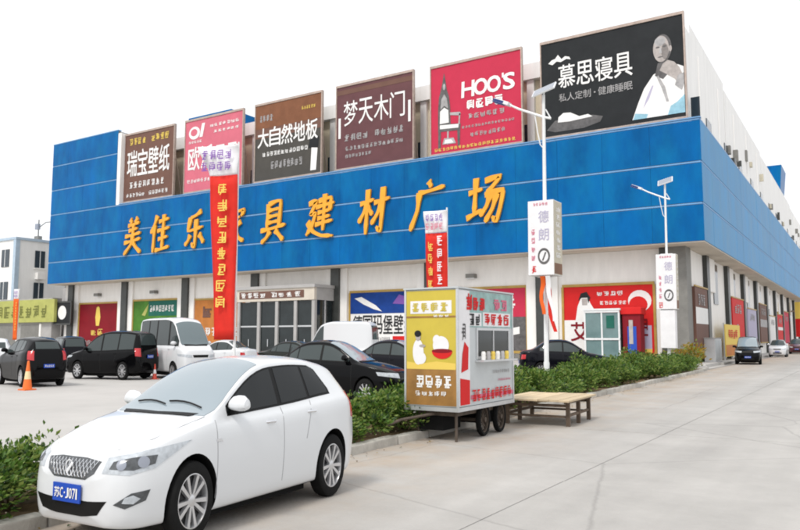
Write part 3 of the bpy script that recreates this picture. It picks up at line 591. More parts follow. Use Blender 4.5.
f.polys([([(6.2, 0.35), (9.45, 0.35), (9.45, 3.3), (9.1, 3.5), (8.6, 3.2), (8.2, 3.4), (7.6, 3.1), (7.0, 2.3), (6.6, 1.4)], 'print_white', 0.02),
         ([(6.25, 0.35), (7.1, 0.35), (7.2, 0.6), (6.4, 0.75)], 'print_cyan', 0.024), ([(8.4, 0.35), (9.45, 0.35), (9.45, 1.5), (9.0, 1.1), (8.6, 0.9)], 'print_cyan', 0.024),
         ([(7.7, 3.0), (8.2, 2.7), (8.6, 3.1), (8.7, 3.8), (7.9, 3.8)], 'print_darkgrey', 0.023),
         (ell(8.22, 4.72, .56, .92, 28), 'print_darkgrey', .025), (ell(8.13, 4.70, .49, .86, 28), 'print_skin', .027), (ell(8.08, 5.20, .34, .30, 22), 'print_grey', .0285), (ell(8.36, 4.5, .22, .52, 18), 'print_umber', .029),
         (ell(8.70, 4.62, .09, .20, 14), 'print_skin', .028), (ell(7.93, 4.83, .13, .06, 12), 'print_darkgrey', .031), (ell(8.34, 4.83, .13, .06, 12), 'print_darkgrey', .031),
         ([(8.05, 4.78), (8.0, 4.42), (8.18, 4.42), (8.13, 4.78)], 'print_grey', .0305), (ell(8.08, 4.18, .17, .04, 12), 'print_darkgrey', .031), ([(7.9, 3.0), (8.3, 2.2), (8.5, 1.2), (8.35, 1.2), (8.1, 2.1), (7.8, 2.9)], 'print_grey', .024), ([(6.9, 1.0), (7.3, 1.6), (7.6, 2.4), (7.5, 2.4), (7.15, 1.7)], 'print_lilac', .024),
         ([(8.0, 3.3), (8.4, 3.0), (8.9, 2.6), (9.3, 1.9), (9.45, 2.6), (9.2, 3.3), (8.9, 3.7), (8.5, 3.9), (8.2, 3.7)], 'print_skin', 0.032),
         ([(8.9, 2.2), (9.3, 1.8), (9.45, 2.2), (9.45, 2.9), (9.1, 2.8)], 'print_grey', 0.034)])

# ------------------------------------------------------------------ shop posters on the ground floor front
def poster(name, x0, x1, z0, z1, m, label, frame='gold_frame', y=WF - 0.02, cat='poster'):
    t = thing(name, label, cat, ((x0 + x1) / 2, y, z0)); w, h = x1 - x0, z1 - z0
    bx('panel', t, -w / 2 + .1, w / 2 - .1, -0.06, 0.0, .1, h - .1, m)
    for a in ((-w / 2, w / 2, h - .098, h + .08), (-w / 2, w / 2, -.08, .098), (-w / 2 - .06, -w / 2 + .098, .1, h - .1), (w / 2 - .098, w / 2 + .06, .1, h - .1)):
        bx('frame', t, a[0], a[1], -0.12, 0.0, a[2], a[3], frame)
    return t, Face((-w / 2, -0.06, 0), (1, 0, 0), (0, 0, 1), t)
t, f = poster('shop_poster', -71.8, -65.25, 0.7, 5.4, 'print_crimson', 'dark red shop poster with a gold emblem behind the black MPV')
f.polys([([(3.0, 2.3), (3.5, 2.3), (3.7, 3.2), (3.5, 4.2), (3.28, 4.35), (3.0, 4.2), (2.85, 3.2)], 'print_yellow', 0.02)], 'emblem'); f.scribble(2, 2.2, 4.4, 1.3, 2.0, 'print_yellow', seed=30); f.scribble(8, 0.6, 2.4, .3, .8, 'print_grey', seed=31)
t, f = poster('shop_poster', -62.9, -56.2, 0.7, 5.5, 'print_green', 'green shop poster with white lettering behind the white minibus')
f.rect(2.4, 6.55, 3.2, 4.65, 'print_teal', 0.015, d=.01); f.scribble(8, 2.6, 6.2, 3.6, 4.25, 'print_white', seed=32); f.polys([([(1.4, 3.3), (1.9, 3.9), (2.4, 4.4), (2.2, 3.7), (1.9, 3.2)], 'print_lime', 0.02)])
t, f = poster('shop_poster', -54.0, -46.6, 0.7, 5.35, 'print_orange', 'orange-brown shop poster behind the tall red banner')
f.scribble(3, 1.2, 5.6, 2.9, 4.0, 'print_brown', seed=33, wt=.2); f.scribble(6, 0.6, 6.2, 1.2, 2.0, 'print_white', seed=34)
t, f = poster('shop_poster', -35.7, -29.2, 0.9, 5.45, 'print_white', 'blue and white wallpaper poster with big dark characters beside the porch')
f.rect(.1, 6.4, 2.75, 4.44, 'print_navy', 0.015, d=.01); f.polys([([(.5, 4.0), (1.2, 4.1), (2.6, 3.4), (3.2, 2.9), (2.4, 3.1), (1.4, 3.5)], 'print_white', 0.025), ([(4.2, 3.5), (5.6, 3.4), (5.9, 3.9), (4.8, 4.2)], 'print_purple', 0.025)])
f.text('德国玛堡壁纸', .35, 6.2, 1.15, 2.6, 'print_black', bold=0.018); f.scribble(2, .3, 1.9, .2, 1.0, 'print_black', seed=35); f.scribble(9, 2.2, 4.0, .5, .9, 'print_grey', seed=36); f.rect(4.2, 6.4, .15, .95, 'print_scarlet', 0.02, d=.01)
t, f = poster('shop_poster', -26.6, -20.2, 0.7, 5.35, 'print_darkgrey', 'poster, crimson above and grey below, half behind the food trailer')
f.rect(.1, 6.3, 2.5, 4.55, 'print_red', 0.015, d=.01); f.scribble(3, 3.8, 5.6, 3.1, 4.0, 'print_white', seed=37, wt=.2); f.polys([([(4.2, 1.0), (5.8, 1.3), (5.8, 1.8), (4.6, 1.6)], 'print_white', 0.02)])
t, f = poster('shop_poster', -17.6, -11.45, 0.6, 5.25, 'print_scarlet', 'bright red shop poster with a woman in white and big characters by the corner pillar')
f.rect(.1, 3.3, .3, 2.3, 'print_white', .015, d=.01); f.text('艾依', .5, 3.25, .9, 2.15, 'print_crimson', bold=.03)
f.polys([([(.9, 2.3), (2.4, 2.3), (2.2, 3.0), (1.95, 3.4), (1.75, 3.9), (1.3, 3.8), (1.05, 3.2)], 'print_white', .02), ([(1.1, 3.6), (1.3, 4.1), (1.7, 4.2), (1.95, 3.8), (1.8, 3.4), (1.75, 3.8), (1.35, 3.8)], 'print_black', .028), ([(1.38, 3.3), (1.72, 3.3), (1.76, 3.75), (1.35, 3.75)], 'print_skin', .026)])
f.scribble(4, 2.4, 4.2, 3.9, 4.2, 'print_white', seed=38); f.scribble(6, 2.6, 4.4, 3.3, 3.55, 'print_white', seed=39)
f.polys([([(5.2 + .75 * math.cos(a), 3.5 + .7 * math.sin(a)) for a in [k * math.pi / 9 for k in range(18)]], 'print_white', .02), ([(5.1 + .6 * math.cos(a), 3.25 + .55 * math.sin(a)) for a in [k * math.pi / 9 for k in range(18)]], 'print_scarlet', .026)], 'emblem')
f.rect(5.0, 5.9, .4, 1.9, 'print_lilac', .018, d=.01); f.scribble(1, 5.2, 5.8, 1.2, 2.4, 'print_crimson', seed=40); f.rect(4.6, 5.9, .15, .4, 'print_yellow', .03, d=.01)
# glass vestibule and red booth in front of it
v = thing('glass_vestibule', 'white framed glass vestibule in front of the red shop poster', 'vestibule', (-14.3, 47.4, 0.12))
for x in (-1.15, -.05, 1.05): bx('post', v, x - .05, x + .05, -.6, -.5, 0, 3.3, 'pole_white')
for z in (3.2, 1.45, 0.02): bx('rail', v, -1.2, 1.1, -.62, -.48, z, z + .12, 'pole_white')
for a, b in ((-1.1, -.1), (0, 1.0)):
    for z0, z1 in ((0.15, 1.44), (1.58, 3.19)): bx('pane', v, a, b, -.565, -.535, z0, z1, 'door_glass')
bx('roof', v, -1.25, 1.15, -.65, .7, 3.33, 3.45, 'pole_white'); bx('side_pane', v, 1.02, 1.05, -.45, .7, .1, 3.2, 'door_glass')
bx('notice', v, .25, .75, -.6, -.57, 2.2, 3.0, 'print_teal')
v = thing('shop_booth', 'small red booth with a blue poster beside the glass vestibule', 'booth', (-12.55, 47.6, 0.12))
bx('body', v, -.55, .55, -.5, .5, 0, 3.05, 'print_crimson'); bx('roof', v, -.65, .65, -.6, .6, 3.06, 3.5, 'print_scarlet', bevel=.06)
bx('poster_panel', v, -.25, .3, -.54, -.505, .6, 2.3, 'plate_blue'); bx('poster_figure', v, -.15, .1, -.56, -.545, 1.2, 2.7, 'print_skin')

# ------------------------------------------------------------------ posters along the side street
SP = [(49.9, 54.2, 0.9, 5.0, 'print_brown', 'brown and white banded poster on the side wall next to the corner', [('print_white', .42, .68)]),
      (65.2, 71.8, 0.6, 5.0, 'print_scarlet', 'tall red poster on the side wall behind the black parked car', [('print_white', .12, .2)]),
      (74.5, 80.5, 0.6, 4.4, 'print_lilac', 'pale blue-grey poster on the side wall', []),
      (83.5, 89.5, 1.3, 5.2, 'print_brown', 'brown poster on the side wall above the white parked car', [('print_grey', .4, .6)]),
      (92.5, 98.0, 0.6, 4.2, 'print_white', 'plain white poster far along the side wall', []),
      (101, 107, 0.8, 4.6, 'print_scarlet', 'far red poster on the side wall with a white line', [('print_white', .5, .6)]),
      (109.5, 116, 0.8, 5.2, 'print_red', 'farthest red poster on the side wall', [])]
for y0, y1, z0, z1, m, lab, bands in SP:
    t = thing('wall_poster', lab, 'poster', (WS + .24, (y0 + y1) / 2, z0)); w = y1 - y0; h = z1 - z0
    bx('panel', t, -.236, .05, -w / 2, w / 2, 0, h, m)
    for a in ((-w / 2 - .08, w / 2 + .08, h + .002, h + .1), (-w / 2 - .08, w / 2 + .08, -.1, -.002)): bx('frame', t, 0, .1, a[0], a[1], a[2], a[3], 'gold_frame')
    f = Face((.05, -w / 2, 0), (0, 1, 0), (0, 0, 1), t)
    for bm_, a, b in bands: f.rect(.05, w - .05, h * a, h * b, bm_, .015, d=.01)
    f.scribble(3, w * .2, w * .8, h * .72, h * .9, 'print_grey', seed=int(y0))
t = thing('yellow_hoarding', 'golden yellow printed hoarding standing at the side street wall', 'hoarding', (-8.75, 61.5, 0.1))
bx('panel', t, -.03, .03, -3.6, 3.6, .25, 2.6, 'print_yellow'); bx('lower_panel', t, .031, .05, -3.5, 3.5, .3, 1.1, 'print_orange')
for y in (-3.5, 0, 3.5): bx('post', t, -.12, -.035, y - .06, y + .06, 0, 2.7, 'aluminium')
Face((.03, -3.6, .25), (0, 1, 0), (0, 0, 1), t).scribble(4, 1.2, 6, 1.3, 2.0, 'print_scarlet', seed=5)
t = thing('metal_cabinet', 'grey metal utility cabinet on the pavement near the building corner', 'cabinet', (-8.85, 53.4, 0.1))
bx('body', t, -.35, .35, -1.2, 1.2, 0, 1.55, 'aluminium', bevel=.02); bx('door', t, .352, .372, -1.1, -.03, .15, 1.45, 'trailer_grey'); bx('door', t, .352, .372, .03, 1.1, .15, 1.45, 'trailer_grey'); bx('lid', t, -.4, .4, -1.25, 1.25, 1.552, 1.62, 'grey_wall')
t = thing('yellow_awning', 'yellow and red projecting shop sign far down the side wall', 'sign', (-9.3, 121, 4.5))
bx('panel', t, 0.6, 1.6, -.8, .8, 0, 2.4, 'print_yellow'); bx('lower_panel', t, .6, 1.6, -.8, .8, -2.6, -.02, 'print_scarlet'); bx('bracket', t, -.3, .6, -.1, .1, 1, 1.2, 'steel_frame')

# ------------------------------------------------------------------ buildings at the left
lb = thing('white_office_building', 'pale three-storey office building with blue roof edge at the left', 'building', (-85, 49, 0.1))
bx('wall', lb, -30, 0, 0, 40, 0, 13.3, 'pale_wall'); bx('parapet', lb, -30.1, .15, -.15, 40, 13.305, 13.6, 'trim_pale'); bx('corner_strip', lb, -.4, .12, -.12, .4, 0, 13.3, 'trim_pale')
for j, y in enumerate((2.4, 6.6, 10.8)):
    for z in (1.6, 6.2, 10.1):
        w = bx('window', lb, .003, .08, y, y + 1.25, z, z + 2.1, 'window_dark'); 
        MB().box(0.08, .12, y + .58, y + .66, z, z + 2.1, 'pole_white').box(0.03, .2, y - .1, y + 1.35, z - .14, z - .005, 'white_wall').build('window_frame', w)
for x in (-2.9, -6.5, -10.5):
    for z in (6.2, 10.1):
        w = bx('window', lb, x, x + 1.6, -.08, -.003, z, z + 2.1, 'window_dark'); MB().box(x + .75, x + .85, -.12, -.08, z, z + 2.1, 'pole_white').build('window_frame', w)
for z in (8.7,): bx('air_conditioner', lb, .003, .6, 2.5, 3.5, z, z + .8, 'white_wall', bevel=.03)
ls = thing('low_shop', 'low grey shop front with a long yellow-green sign', 'shop', (-84, 47.6, 0.1))
bx('wall', ls, -24, 8.7, .2, 1.3, 0, 6.0, 'grey_wall'); bx('sign_board', ls, -24, 9.6, -.15, .19, 3.35, 5.85, 'print_lime')
f = Face((-24, -.15, 3.35), (1, 0, 0), (0, 0, 1), ls); f.scribble(7, 22.5, 32.5, .5, 1.9, 'print_olive', seed=50)
for x in (-6, -1.5, 3): bx('shutter', ls, x, x + 3.6, .1, .198, 0, 3.1, 'grey_stone'); bx('shutter_post', ls, x + 3.65, x + 3.95, .05, .198, 0, 3.2, 'white_wall')
t = thing('side_shop', 'narrow grey building gap with brown window beside the mall', 'building', (-73.3, 49.4, 0.1))
bx('wall', t, -4.2, .2, 1.0, 1.6, 0, 7.3, 'grey_wall'); bx('window', t, -2.8, -1.2, .9, .997, 5.4, 7.2, 'wood_brown'); bx('door', t, -3.6, -.8, .9, .997, 0, 3.0, 'dark_pillar')
t, f = poster('square_sign', -75.0, -71.9, 3.2, 5.6, 'print_black', 'square black sign with a white disc beside the yellow-green sign', 'dark_pillar', y=47.9, cat='sign')
f.polys([([(1.5 + .75 * math.cos(a), 1.25 + .75 * math.sin(a)) for a in [k * math.pi / 9 for k in range(18)]], 'print_white', .02)], 'disc')
def far_lamp():
    t = thing('roof_lamp', 'thin far street lamp rising behind the white office building', 'lamp', (-99.5, 60.5, 0))
    mb = MB(); mb.tube([(0, 0, 0), (0, 0, 18.6)], [.16, .09], 'grey_stone', n=6); mb.build('pole', t)
    MB().tube([(0, 0, 17.4), (.9, .5, 18.2), (2.0, 1.1, 18.3)], .07, 'grey_stone', n=5).build('arm', t)
    MB().box(-.5, .5, -.3, .3, 15.3, 16.2, 'grey_stone').box(-.6, .1, -.2, .2, 17.2, 18.0, 'solar').build('lamp_head', t)
far_lamp()

# ================================================================== CARS
SQ = 0.745     # plan scale of this place: everything in the photograph is narrower than tall by this ratio
def curve(pts):
    """monotone cubic through (x, value), x descending (front to rear) or any order"""
    p = sorted(pts); xs = [a for a, b in p]; ys = [b for a, b in p]; n = len(p)
    h = [xs[i + 1] - xs[i] for i in range(n - 1)]; dl = [(ys[i + 1] - ys[i]) / h[i] for i in range(n - 1)]
    m = [dl[0]] + [0 if dl[i - 1] * dl[i] <= 0 else 2 * dl[i - 1] * dl[i] / (dl[i - 1] + dl[i]) for i in range(1, n - 1)] + [dl[-1]]
    def fn(x):
        if x <= xs[0]: return ys[0]
        if x >= xs[-1]: return ys[-1]
        i = max(k for k in range(n - 1) if xs[k] <= x); t = (x - xs[i]) / h[i]
        return ((1 + 2 * t) * (1 - t) ** 2) * ys[i] + t * (1 - t) ** 2 * h[i] * m[i] + t * t * (3 - 2 * t) * ys[i + 1] + t * t * (t - 1) * h[i] * m[i + 1]
    return fn
SHAPES = {
 'hatch': dict(wb=2.685, wr=.325, track=.775, top=[(2.27, .60), (2.255, .66), (2.21, .73), (2.10, .795), (1.9, .86), (1.6, .925), (1.3, .975), (1.08, 1.005), (.98, 1.04), (.6, 1.235), (.3, 1.365), (.05, 1.44), (-.2, 1.475), (-.6, 1.487), (-1.0, 1.475), (-1.4, 1.43), (-1.68, 1.375), (-1.85, 1.24), (-2.0, 1.08), (-2.08, .96), (-2.13, .8), (-2.15, .6)],
   bot=[(2.27, .30), (2.2, .21), (1.9, .18), (-1.8, .2), (-2.1, .26), (-2.15, .34)], belt=[(2.27, .56), (2.2, .66), (2.05, .73), (1.8, .81), (1.34, .90), (1.0, .94), (.5, .955), (-.5, .995), (-1.2, 1.04), (-1.7, 1.06), (-2.0, .96), (-2.15, .56)],
   wmax=[(2.27, .40), (2.255, .52), (2.21, .63), (2.1, .745), (1.9, .825), (1.6, .875), (1.34, .895), (.9, .89), (0, .885), (-.8, .89), (-1.34, .905), (-1.7, .875), (-1.95, .80), (-2.08, .72), (-2.15, .58)],
   wc=[(2.27, .30), (2.1, .52), (1.8, .62), (1.3, .74), (1.0, .785), (.6, .71), (.2, .63), (-.2, .585), (-.8, .565), (-1.4, .545), (-1.7, .53), (-1.95, .60), (-2.15, .45)],
   ws=(1.06, -.02), rw=(-1.72, -1.96), panes=[(.84, -.20), (-.28, -.84), (-.89, -1.30)]),
 'sedan': dict(wb=2.70, wr=.32, track=.77, top=[(2.36, .58), (2.34, .66), (2.28, .73), (2.1, .80), (1.8, .87), (1.4, .935), (1.1, .975), (1.0, 1.01), (.6, 1.21), (.3, 1.345), (0, 1.425), (-.35, 1.45), (-.7, 1.44), (-1.0, 1.39), (-1.4, 1.22), (-1.72, 1.09), (-1.9, 1.06), (-2.2, 1.035), (-2.32, .99), (-2.38, .8), (-2.4, .58)],
   bot=[(2.36, .3), (2.2, .2), (1.9, .17), (-1.9, .2), (-2.3, .27), (-2.4, .36)], belt=[(2.36, .54), (2.25, .68), (1.8, .81), (1.34, .88), (1.0, .92), (0, .95), (-1.2, .98), (-1.8, .985), (-2.2, .96), (-2.4, .54)],
   wmax=[(2.36, .42), (2.33, .55), (2.26, .66), (2.1, .76), (1.8, .84), (1.34, .885), (0, .88), (-1.34, .89), (-1.9, .85), (-2.2, .77), (-2.34, .68), (-2.4, .52)],
   wc=[(2.36, .32), (2.1, .54), (1.6, .66), (1.1, .71), (.6, .65), (.2, .59), (-.3, .56), (-.8, .555), (-1.3, .58), (-1.75, .64), (-2.2, .6), (-2.4, .42)],
   ws=(1.05, .02), rw=(-.92, -1.68), panes=[(.86, -.16), (-.24, -1.02), (-1.06, -1.36)]),
 'mpv': dict(wb=2.85, wr=.34, track=.80, top=[(2.4, .62), (2.38, .75), (2.3, .87), (2.0, .985), (1.6, 1.06), (1.35, 1.10), (1.2, 1.16), (.7, 1.48), (.35, 1.66), (0, 1.755), (-.5, 1.80), (-1.3, 1.80), (-1.9, 1.76), (-2.12, 1.70), (-2.24, 1.45), (-2.33, 1.1), (-2.38, .8), (-2.4, .6)],
   bot=[(2.4, .32), (2.2, .22), (-2.0, .24), (-2.4, .34)], belt=[(2.4, .58), (2.3, .8), (1.9, .93), (1.3, 1.0), (0, 1.02), (-1.3, 1.06), (-2.1, 1.08), (-2.3, .98), (-2.4, .56)],
   wmax=[(2.4, .48), (2.36, .62), (2.28, .74), (2.0, .85), (1.42, .905), (0, .905), (-1.6, .91), (-2.1, .87), (-2.3, .80), (-2.4, .68)],
   wc=[(2.4, .38), (2.2, .58), (1.6, .7), (1.25, .745), (.7, .69), (.2, .64), (-.5, .62), (-1.6, .61), (-2.1, .6), (-2.25, .66), (-2.4, .5)],
   ws=(1.24, .1), rw=(-2.13, -2.29), panes=[(1.05, .02), (-.08, -1.02), (-1.1, -1.98)]),
 'minibus': dict(wb=2.6, wr=.32, track=.76, top=[(2.3, .62), (2.285, .85), (2.2, 1.03), (2.0, 1.12), (1.85, 1.19), (1.5, 1.60), (1.2, 1.93), (1.0, 2.08), (.7, 2.16), (.2, 2.2), (-1.5, 2.2), (-2.1, 2.16), (-2.28, 2.03), (-2.36, 1.6), (-2.4, 1.1), (-2.42, .6)],
   bot=[(2.3, .34), (2.1, .24), (-2.1, .26), (-2.42, .36)], belt=[(2.3, .58), (2.22, .9), (1.9, 1.06), (1.5, 1.14), (0, 1.16), (-2.1, 1.16), (-2.35, 1.05), (-2.42, .56)],
   wmax=[(2.3, .56), (2.26, .7), (2.15, .79), (1.8, .845), (1.3, .86), (-2.0, .86), (-2.3, .8), (-2.42, .72)],
   wc=[(2.3, .46), (2.1, .66), (1.8, .74), (1.4, .72), (1.0, .69), (.4, .68), (-2.0, .67), (-2.3, .64), (-2.42, .52)],
   ws=(1.8, 1.12), rw=(-2.26, -2.37), panes=[(1.58, .82), (.68, -.38), (-.5, -1.2), (-1.3, -2.05)])}
_body = {}
def car_body(key, hz=1.0):
    """closed smooth shell of one car shape with wheel arches cut; returns mesh data, its BVH and the guide curves"""
    if (key, hz) in _body: return _body[(key, hz)]
    S = SHAPES[key]; top, bot, belt, wmax, wc = [curve(S[k]) for k in ('top', 'bot', 'belt', 'wmax', 'wc')]
    xs0 = S['top'][0][0]; xs1 = S['top'][-1][0]
    N = 130; xs = []
    for i in range(N + 1):
        t = i / N; t = 0.5 - 0.5 * math.cos(math.pi * t) if True else t
        t = 0.35 * (i / N) + 0.65 * t
        xs.append(xs0 + (xs1 - xs0) * t)
    verts = []; ring = None
    for x in xs:
        zt, zb, zl, wm, c = top(x), bot(x), belt(x), wmax(x), wc(x); zl = min(zl, zt - 0.02)
        cab = max(0.0, min(1.0, (zt - zl - 0.06) / 0.15)); wb_ = wm - 0.045 - 0.035 * cab
        c = min(c, wb_ - 0.05); zc = zt - (0.022 + 0.035 * cab); zc = max(zc, zl + 0.006)
        zs = zb + 0.06; zm = zb + (zl - zb) * 0.5
        pts = [(0, zb), (wm * .6, zb), (wm - .10, zb), (wm - .045, zs), (wm - .02, zb + (zl - zb) * .27), (wm, zm), (wm - .004, zb + (zl - zb) * .70), (wm - .022, zl - .06), (wb_, zl),
               (wb_ + (c - wb_) * .12, zl + (zc - zl) * .12), (wb_ + (c - wb_) * .5, zl + (zc - zl) * .53), (wb_ + (c - wb_) * .88, zl + (zc - zl) * .88), (c, zc), (c * .86, zc + (zt - zc) * .42), (c * .55, zc + (zt - zc) * .78), (c * .25, zt - .001), (0, zt)]
        for _ in range(2):
            q = [pts[0]]
            for a, b in zip(pts[:-1], pts[1:]):
                q += [(a[0] * .75 + b[0] * .25, a[1] * .75 + b[1] * .25), (a[0] * .25 + b[0] * .75, a[1] * .25 + b[1] * .75)]
            pts = q + [pts[-1]]
        full = pts + [(-y, z) for y, z in pts[-2:0:-1]]; ring = len(full)
        verts += [(x, y, z * hz) for y, z in full]
    faces = []
    for i in range(N):
        for k in range(ring): faces.append((i * ring + k, (i + 1) * ring + k, (i + 1) * ring + (k + 1) % ring, i * ring + (k + 1) % ring))
    faces.append(tuple(range(ring))); faces.append(tuple(range(N * ring, (N + 1) * ring))[::-1])
    me = bpy.data.meshes.new('shell'); me.from_pydata(verts, [], faces); me.materials.append(M['paint_white'])
    bm = bmesh.new(); bm.from_mesh(me); bmesh.ops.remove_doubles(bm, verts=bm.verts, dist=0.0004); bmesh.ops.recalc_face_normals(bm, faces=bm.faces); bm.to_mesh(me)
    bvh = BVHTree.FromBMesh(bm); bm.free()
    cut = MB(); w = S['wb'] / 2; r = S['wr']
    for x in (w, -w):
        for s in (1, -1):
            prof = [(0, s * .56), (r + .045, s * .56), (r + .055, s * 1.2), (0, s * 1.2)]
            cut.lathe(prof, 'underbody', n=40, c=(x, 0, r + .01))
    co = cut.build('cut'); bmc = bmesh.new(); bmc.from_mesh(co.data); bmesh.ops.remove_doubles(bmc, verts=bmc.verts, dist=1e-4); bmesh.ops.recalc_face_normals(bmc, faces=bmc.faces); bmc.to_mesh(co.data); bmc.free()
    so = link(me, 'shell'); md = so.modifiers.new('b', 'BOOLEAN'); md.operation = 'DIFFERENCE'; md.object = co; md.solver = 'EXACT'
    try: md.material_mode = 'TRANSFER'
    except Exception: pass
    dg = bpy.context.evaluated_depsgraph_get(); out = bpy.data.meshes.new_from_object(so.evaluated_get(dg), depsgraph=dg)
    bpy.data.objects.remove(so); bpy.data.objects.remove(co)
    _body[(key, hz)] = (out, bvh, dict(top=top, bot=bot, belt=belt, wmax=wmax, wc=wc, hz=hz)); return _body[(key, hz)]
def patch(bvh, pts, d, m, off=0.005, step=0.045, name='patch', parent=None, mirror=False, depth=0.012, raw=False):
    """piece of trim moulded over the body: 3-D outline projected along d on to the shell"""
    d = Vector(d).normalized(); e1 = Vector((0, 0, 1)).cross(d) if abs(d.z) < .9 else Vector((0, 1, 0)); e1.normalize(); e2 = d.cross(e1)
    P = [Vector(p) for p in pts]; q = []
    for i, p in enumerate(P):
        b = P[(i + 1) % len(P)]; n = max(1, int((b - p).length / step))
        q += [p + (b - p) * k / n for k in range(n)]
    o2 = [Vector((p.dot(e1), p.dot(e2))) for p in q]; ex = list(o2)
    x0 = min(v.x for v in o2); x1 = max(v.x for v in o2); y0 = min(v.y for v in o2); y1 = max(v.y for v in o2)
    a = x0 + step / 2
    while a < x1:
        b = y0 + step / 2
        while b < y1: ex.append(Vector((a, b))); b += step
        a += step
    res = delaunay_2d_cdt(ex, [], [list(range(len(o2)))], 1, 1e-5); vs = []; lo = []
    used = sorted({i for f in res[2] for i in f}); remap = {i: k for k, i in enumerate(used)}
    for i in used:
        v = res[0][i]
        st = e1 * v.x + e2 * v.y - d * 6; h = bvh.ray_cast(st, d)
        if h[0] is None:
            h = bvh.find_nearest(e1 * v.x + e2 * v.y + d * sum(p.dot(d) for p in P) / len(P))
        nn = h[1]; nn = nn if nn.dot(d) < 0 else -nn
        vs.append(h[0] + nn * off); lo.append(h[0] + nn * (off - depth))
    fs = [tuple(remap[i] for i in f) for f in res[2]]; ec = {}
    for f in fs:
        for i in range(len(f)):
            k = (f[i], f[(i + 1) % len(f)]); ec[k] = 1
    n = len(vs); sk = [(b, a, a + n, b + n) for (a, b) in ec if (b, a) not in ec]
    vs = vs + lo; fs = fs + sk
    if mirror: vs = [Vector((v.x, -v.y, v.z)) for v in vs]; fs = [f[::-1] for f in fs]
    if raw: return vs, fs
    mb = MB(); mb.add([(v.x * SQ, v.y * SQ, v.z) for v in vs], fs, m); o = mb.build(name, parent, fix=False, smooth=True); return o
def smb(mb):
    mb.v = [(x * SQ, y * SQ, z) for x, y, z in mb.v]; return mb
_wheel = {}
def wheel(parent, x, y, r, spokes=10, style='alloy'):
    s = 1 if y > 0 else -1; key = (r, s, spokes, style)
    if key not in _wheel:
        t = MB(); w = .105
        t.lathe([(r * .66, -w), (r * .90, -w * 1.02), (r * .975, -w * .85), (r, -w * .55), (r, w * .55), (r * .975, w * .85), (r * .90, w * 1.02), (r * .70, w * .98), (r * .66, w * .8)], 'rubber', n=40)
        rim = MB(); f = s * w
        rim.lathe([(r * .70, f * .93), (r * .665, f * .95), (r * .63, f * .6), (r * .62, -f * .9)], style, n=40)
        rim.lathe([(0.001, f * .25), (r * .62, f * .25)], 'disc_dark', n=40)
        rim.lathe([(0.001, f * .86), (r * .10, f * .86), (r * .17, f * .74), (r * .17, f * .3)], style, n=20)
        for k in range(spokes):
            a = 2 * math.pi * k / spokes + (.06 if k % 2 else -.06); ca, sa = math.cos(a), math.sin(a)
            def pt(rr, tt, yy): return (rr * ca - tt * sa, yy, rr * sa + tt * ca)
            i0, i1, a0, a1 = r * .13, r * .655, r * .040, r * .058
            vs = [pt(i0, -a0, f * .78), pt(i0, a0, f * .78), pt(i1, a1, f * .88), pt(i1, -a1, f * .88), pt(i0, -a0 * 1.3, f * .4), pt(i0, a0 * 1.3, f * .4), pt(i1, a1 * 1.2, f * .5), pt(i1, -a1 * 1.2, f * .5)]
            rim.add(vs, [(0, 1, 2, 3), (0, 4, 5, 1), (1, 5, 6, 2), (2, 6, 7, 3), (3, 7, 4, 0)], style)
        wo = bpy.data.objects.new('wheel', None); C.objects.link(wo); wo.parent = parent
        a = smb(t).build('tyre', wo, smooth=True, fix=True); b = smb(rim).build('rim', wo, smooth=True)
        _wheel[key] = (a.data, b.data)
    else:
        wo = bpy.data.objects.new('wheel', None); C.objects.link(wo); wo.parent = parent
        link(_wheel[key][0], 'tyre', wo); link(_wheel[key][1], 'rim', wo)
    wo.empty_display_size = .1; wo.location = (x * SQ, y * SQ, r); return wo
def plate(parent, c, n, w, h, txt, tilt=0):
    """blue number plate at c facing local direction n (+1 front, -1 rear)"""
    p = bx('number_plate', parent, min(0, n * .012) + c[0] * SQ, max(0, n * .012) + c[0] * SQ, -w / 2 + c[1] * SQ, w / 2 + c[1] * SQ, c[2] - h / 2, c[2] + h / 2, 'plate_blue')
    u = (0, 1, 0) if n > 0 else (0, -1, 0)
    f = Face((c[0] * SQ + n * .013, c[1] * SQ - u[1] * w / 2, c[2] - h / 2), u, (0, 0, 1), p)
    if txt: f.text(txt, w * .07, w * .93, h * .22, h * .78, 'print_white', h=.003, bold=.02)
    else: f.scribble(5, w * .1, w * .95, h * .22, h * .8, 'print_white', h=.003, seed=int(w * 100))
    return p
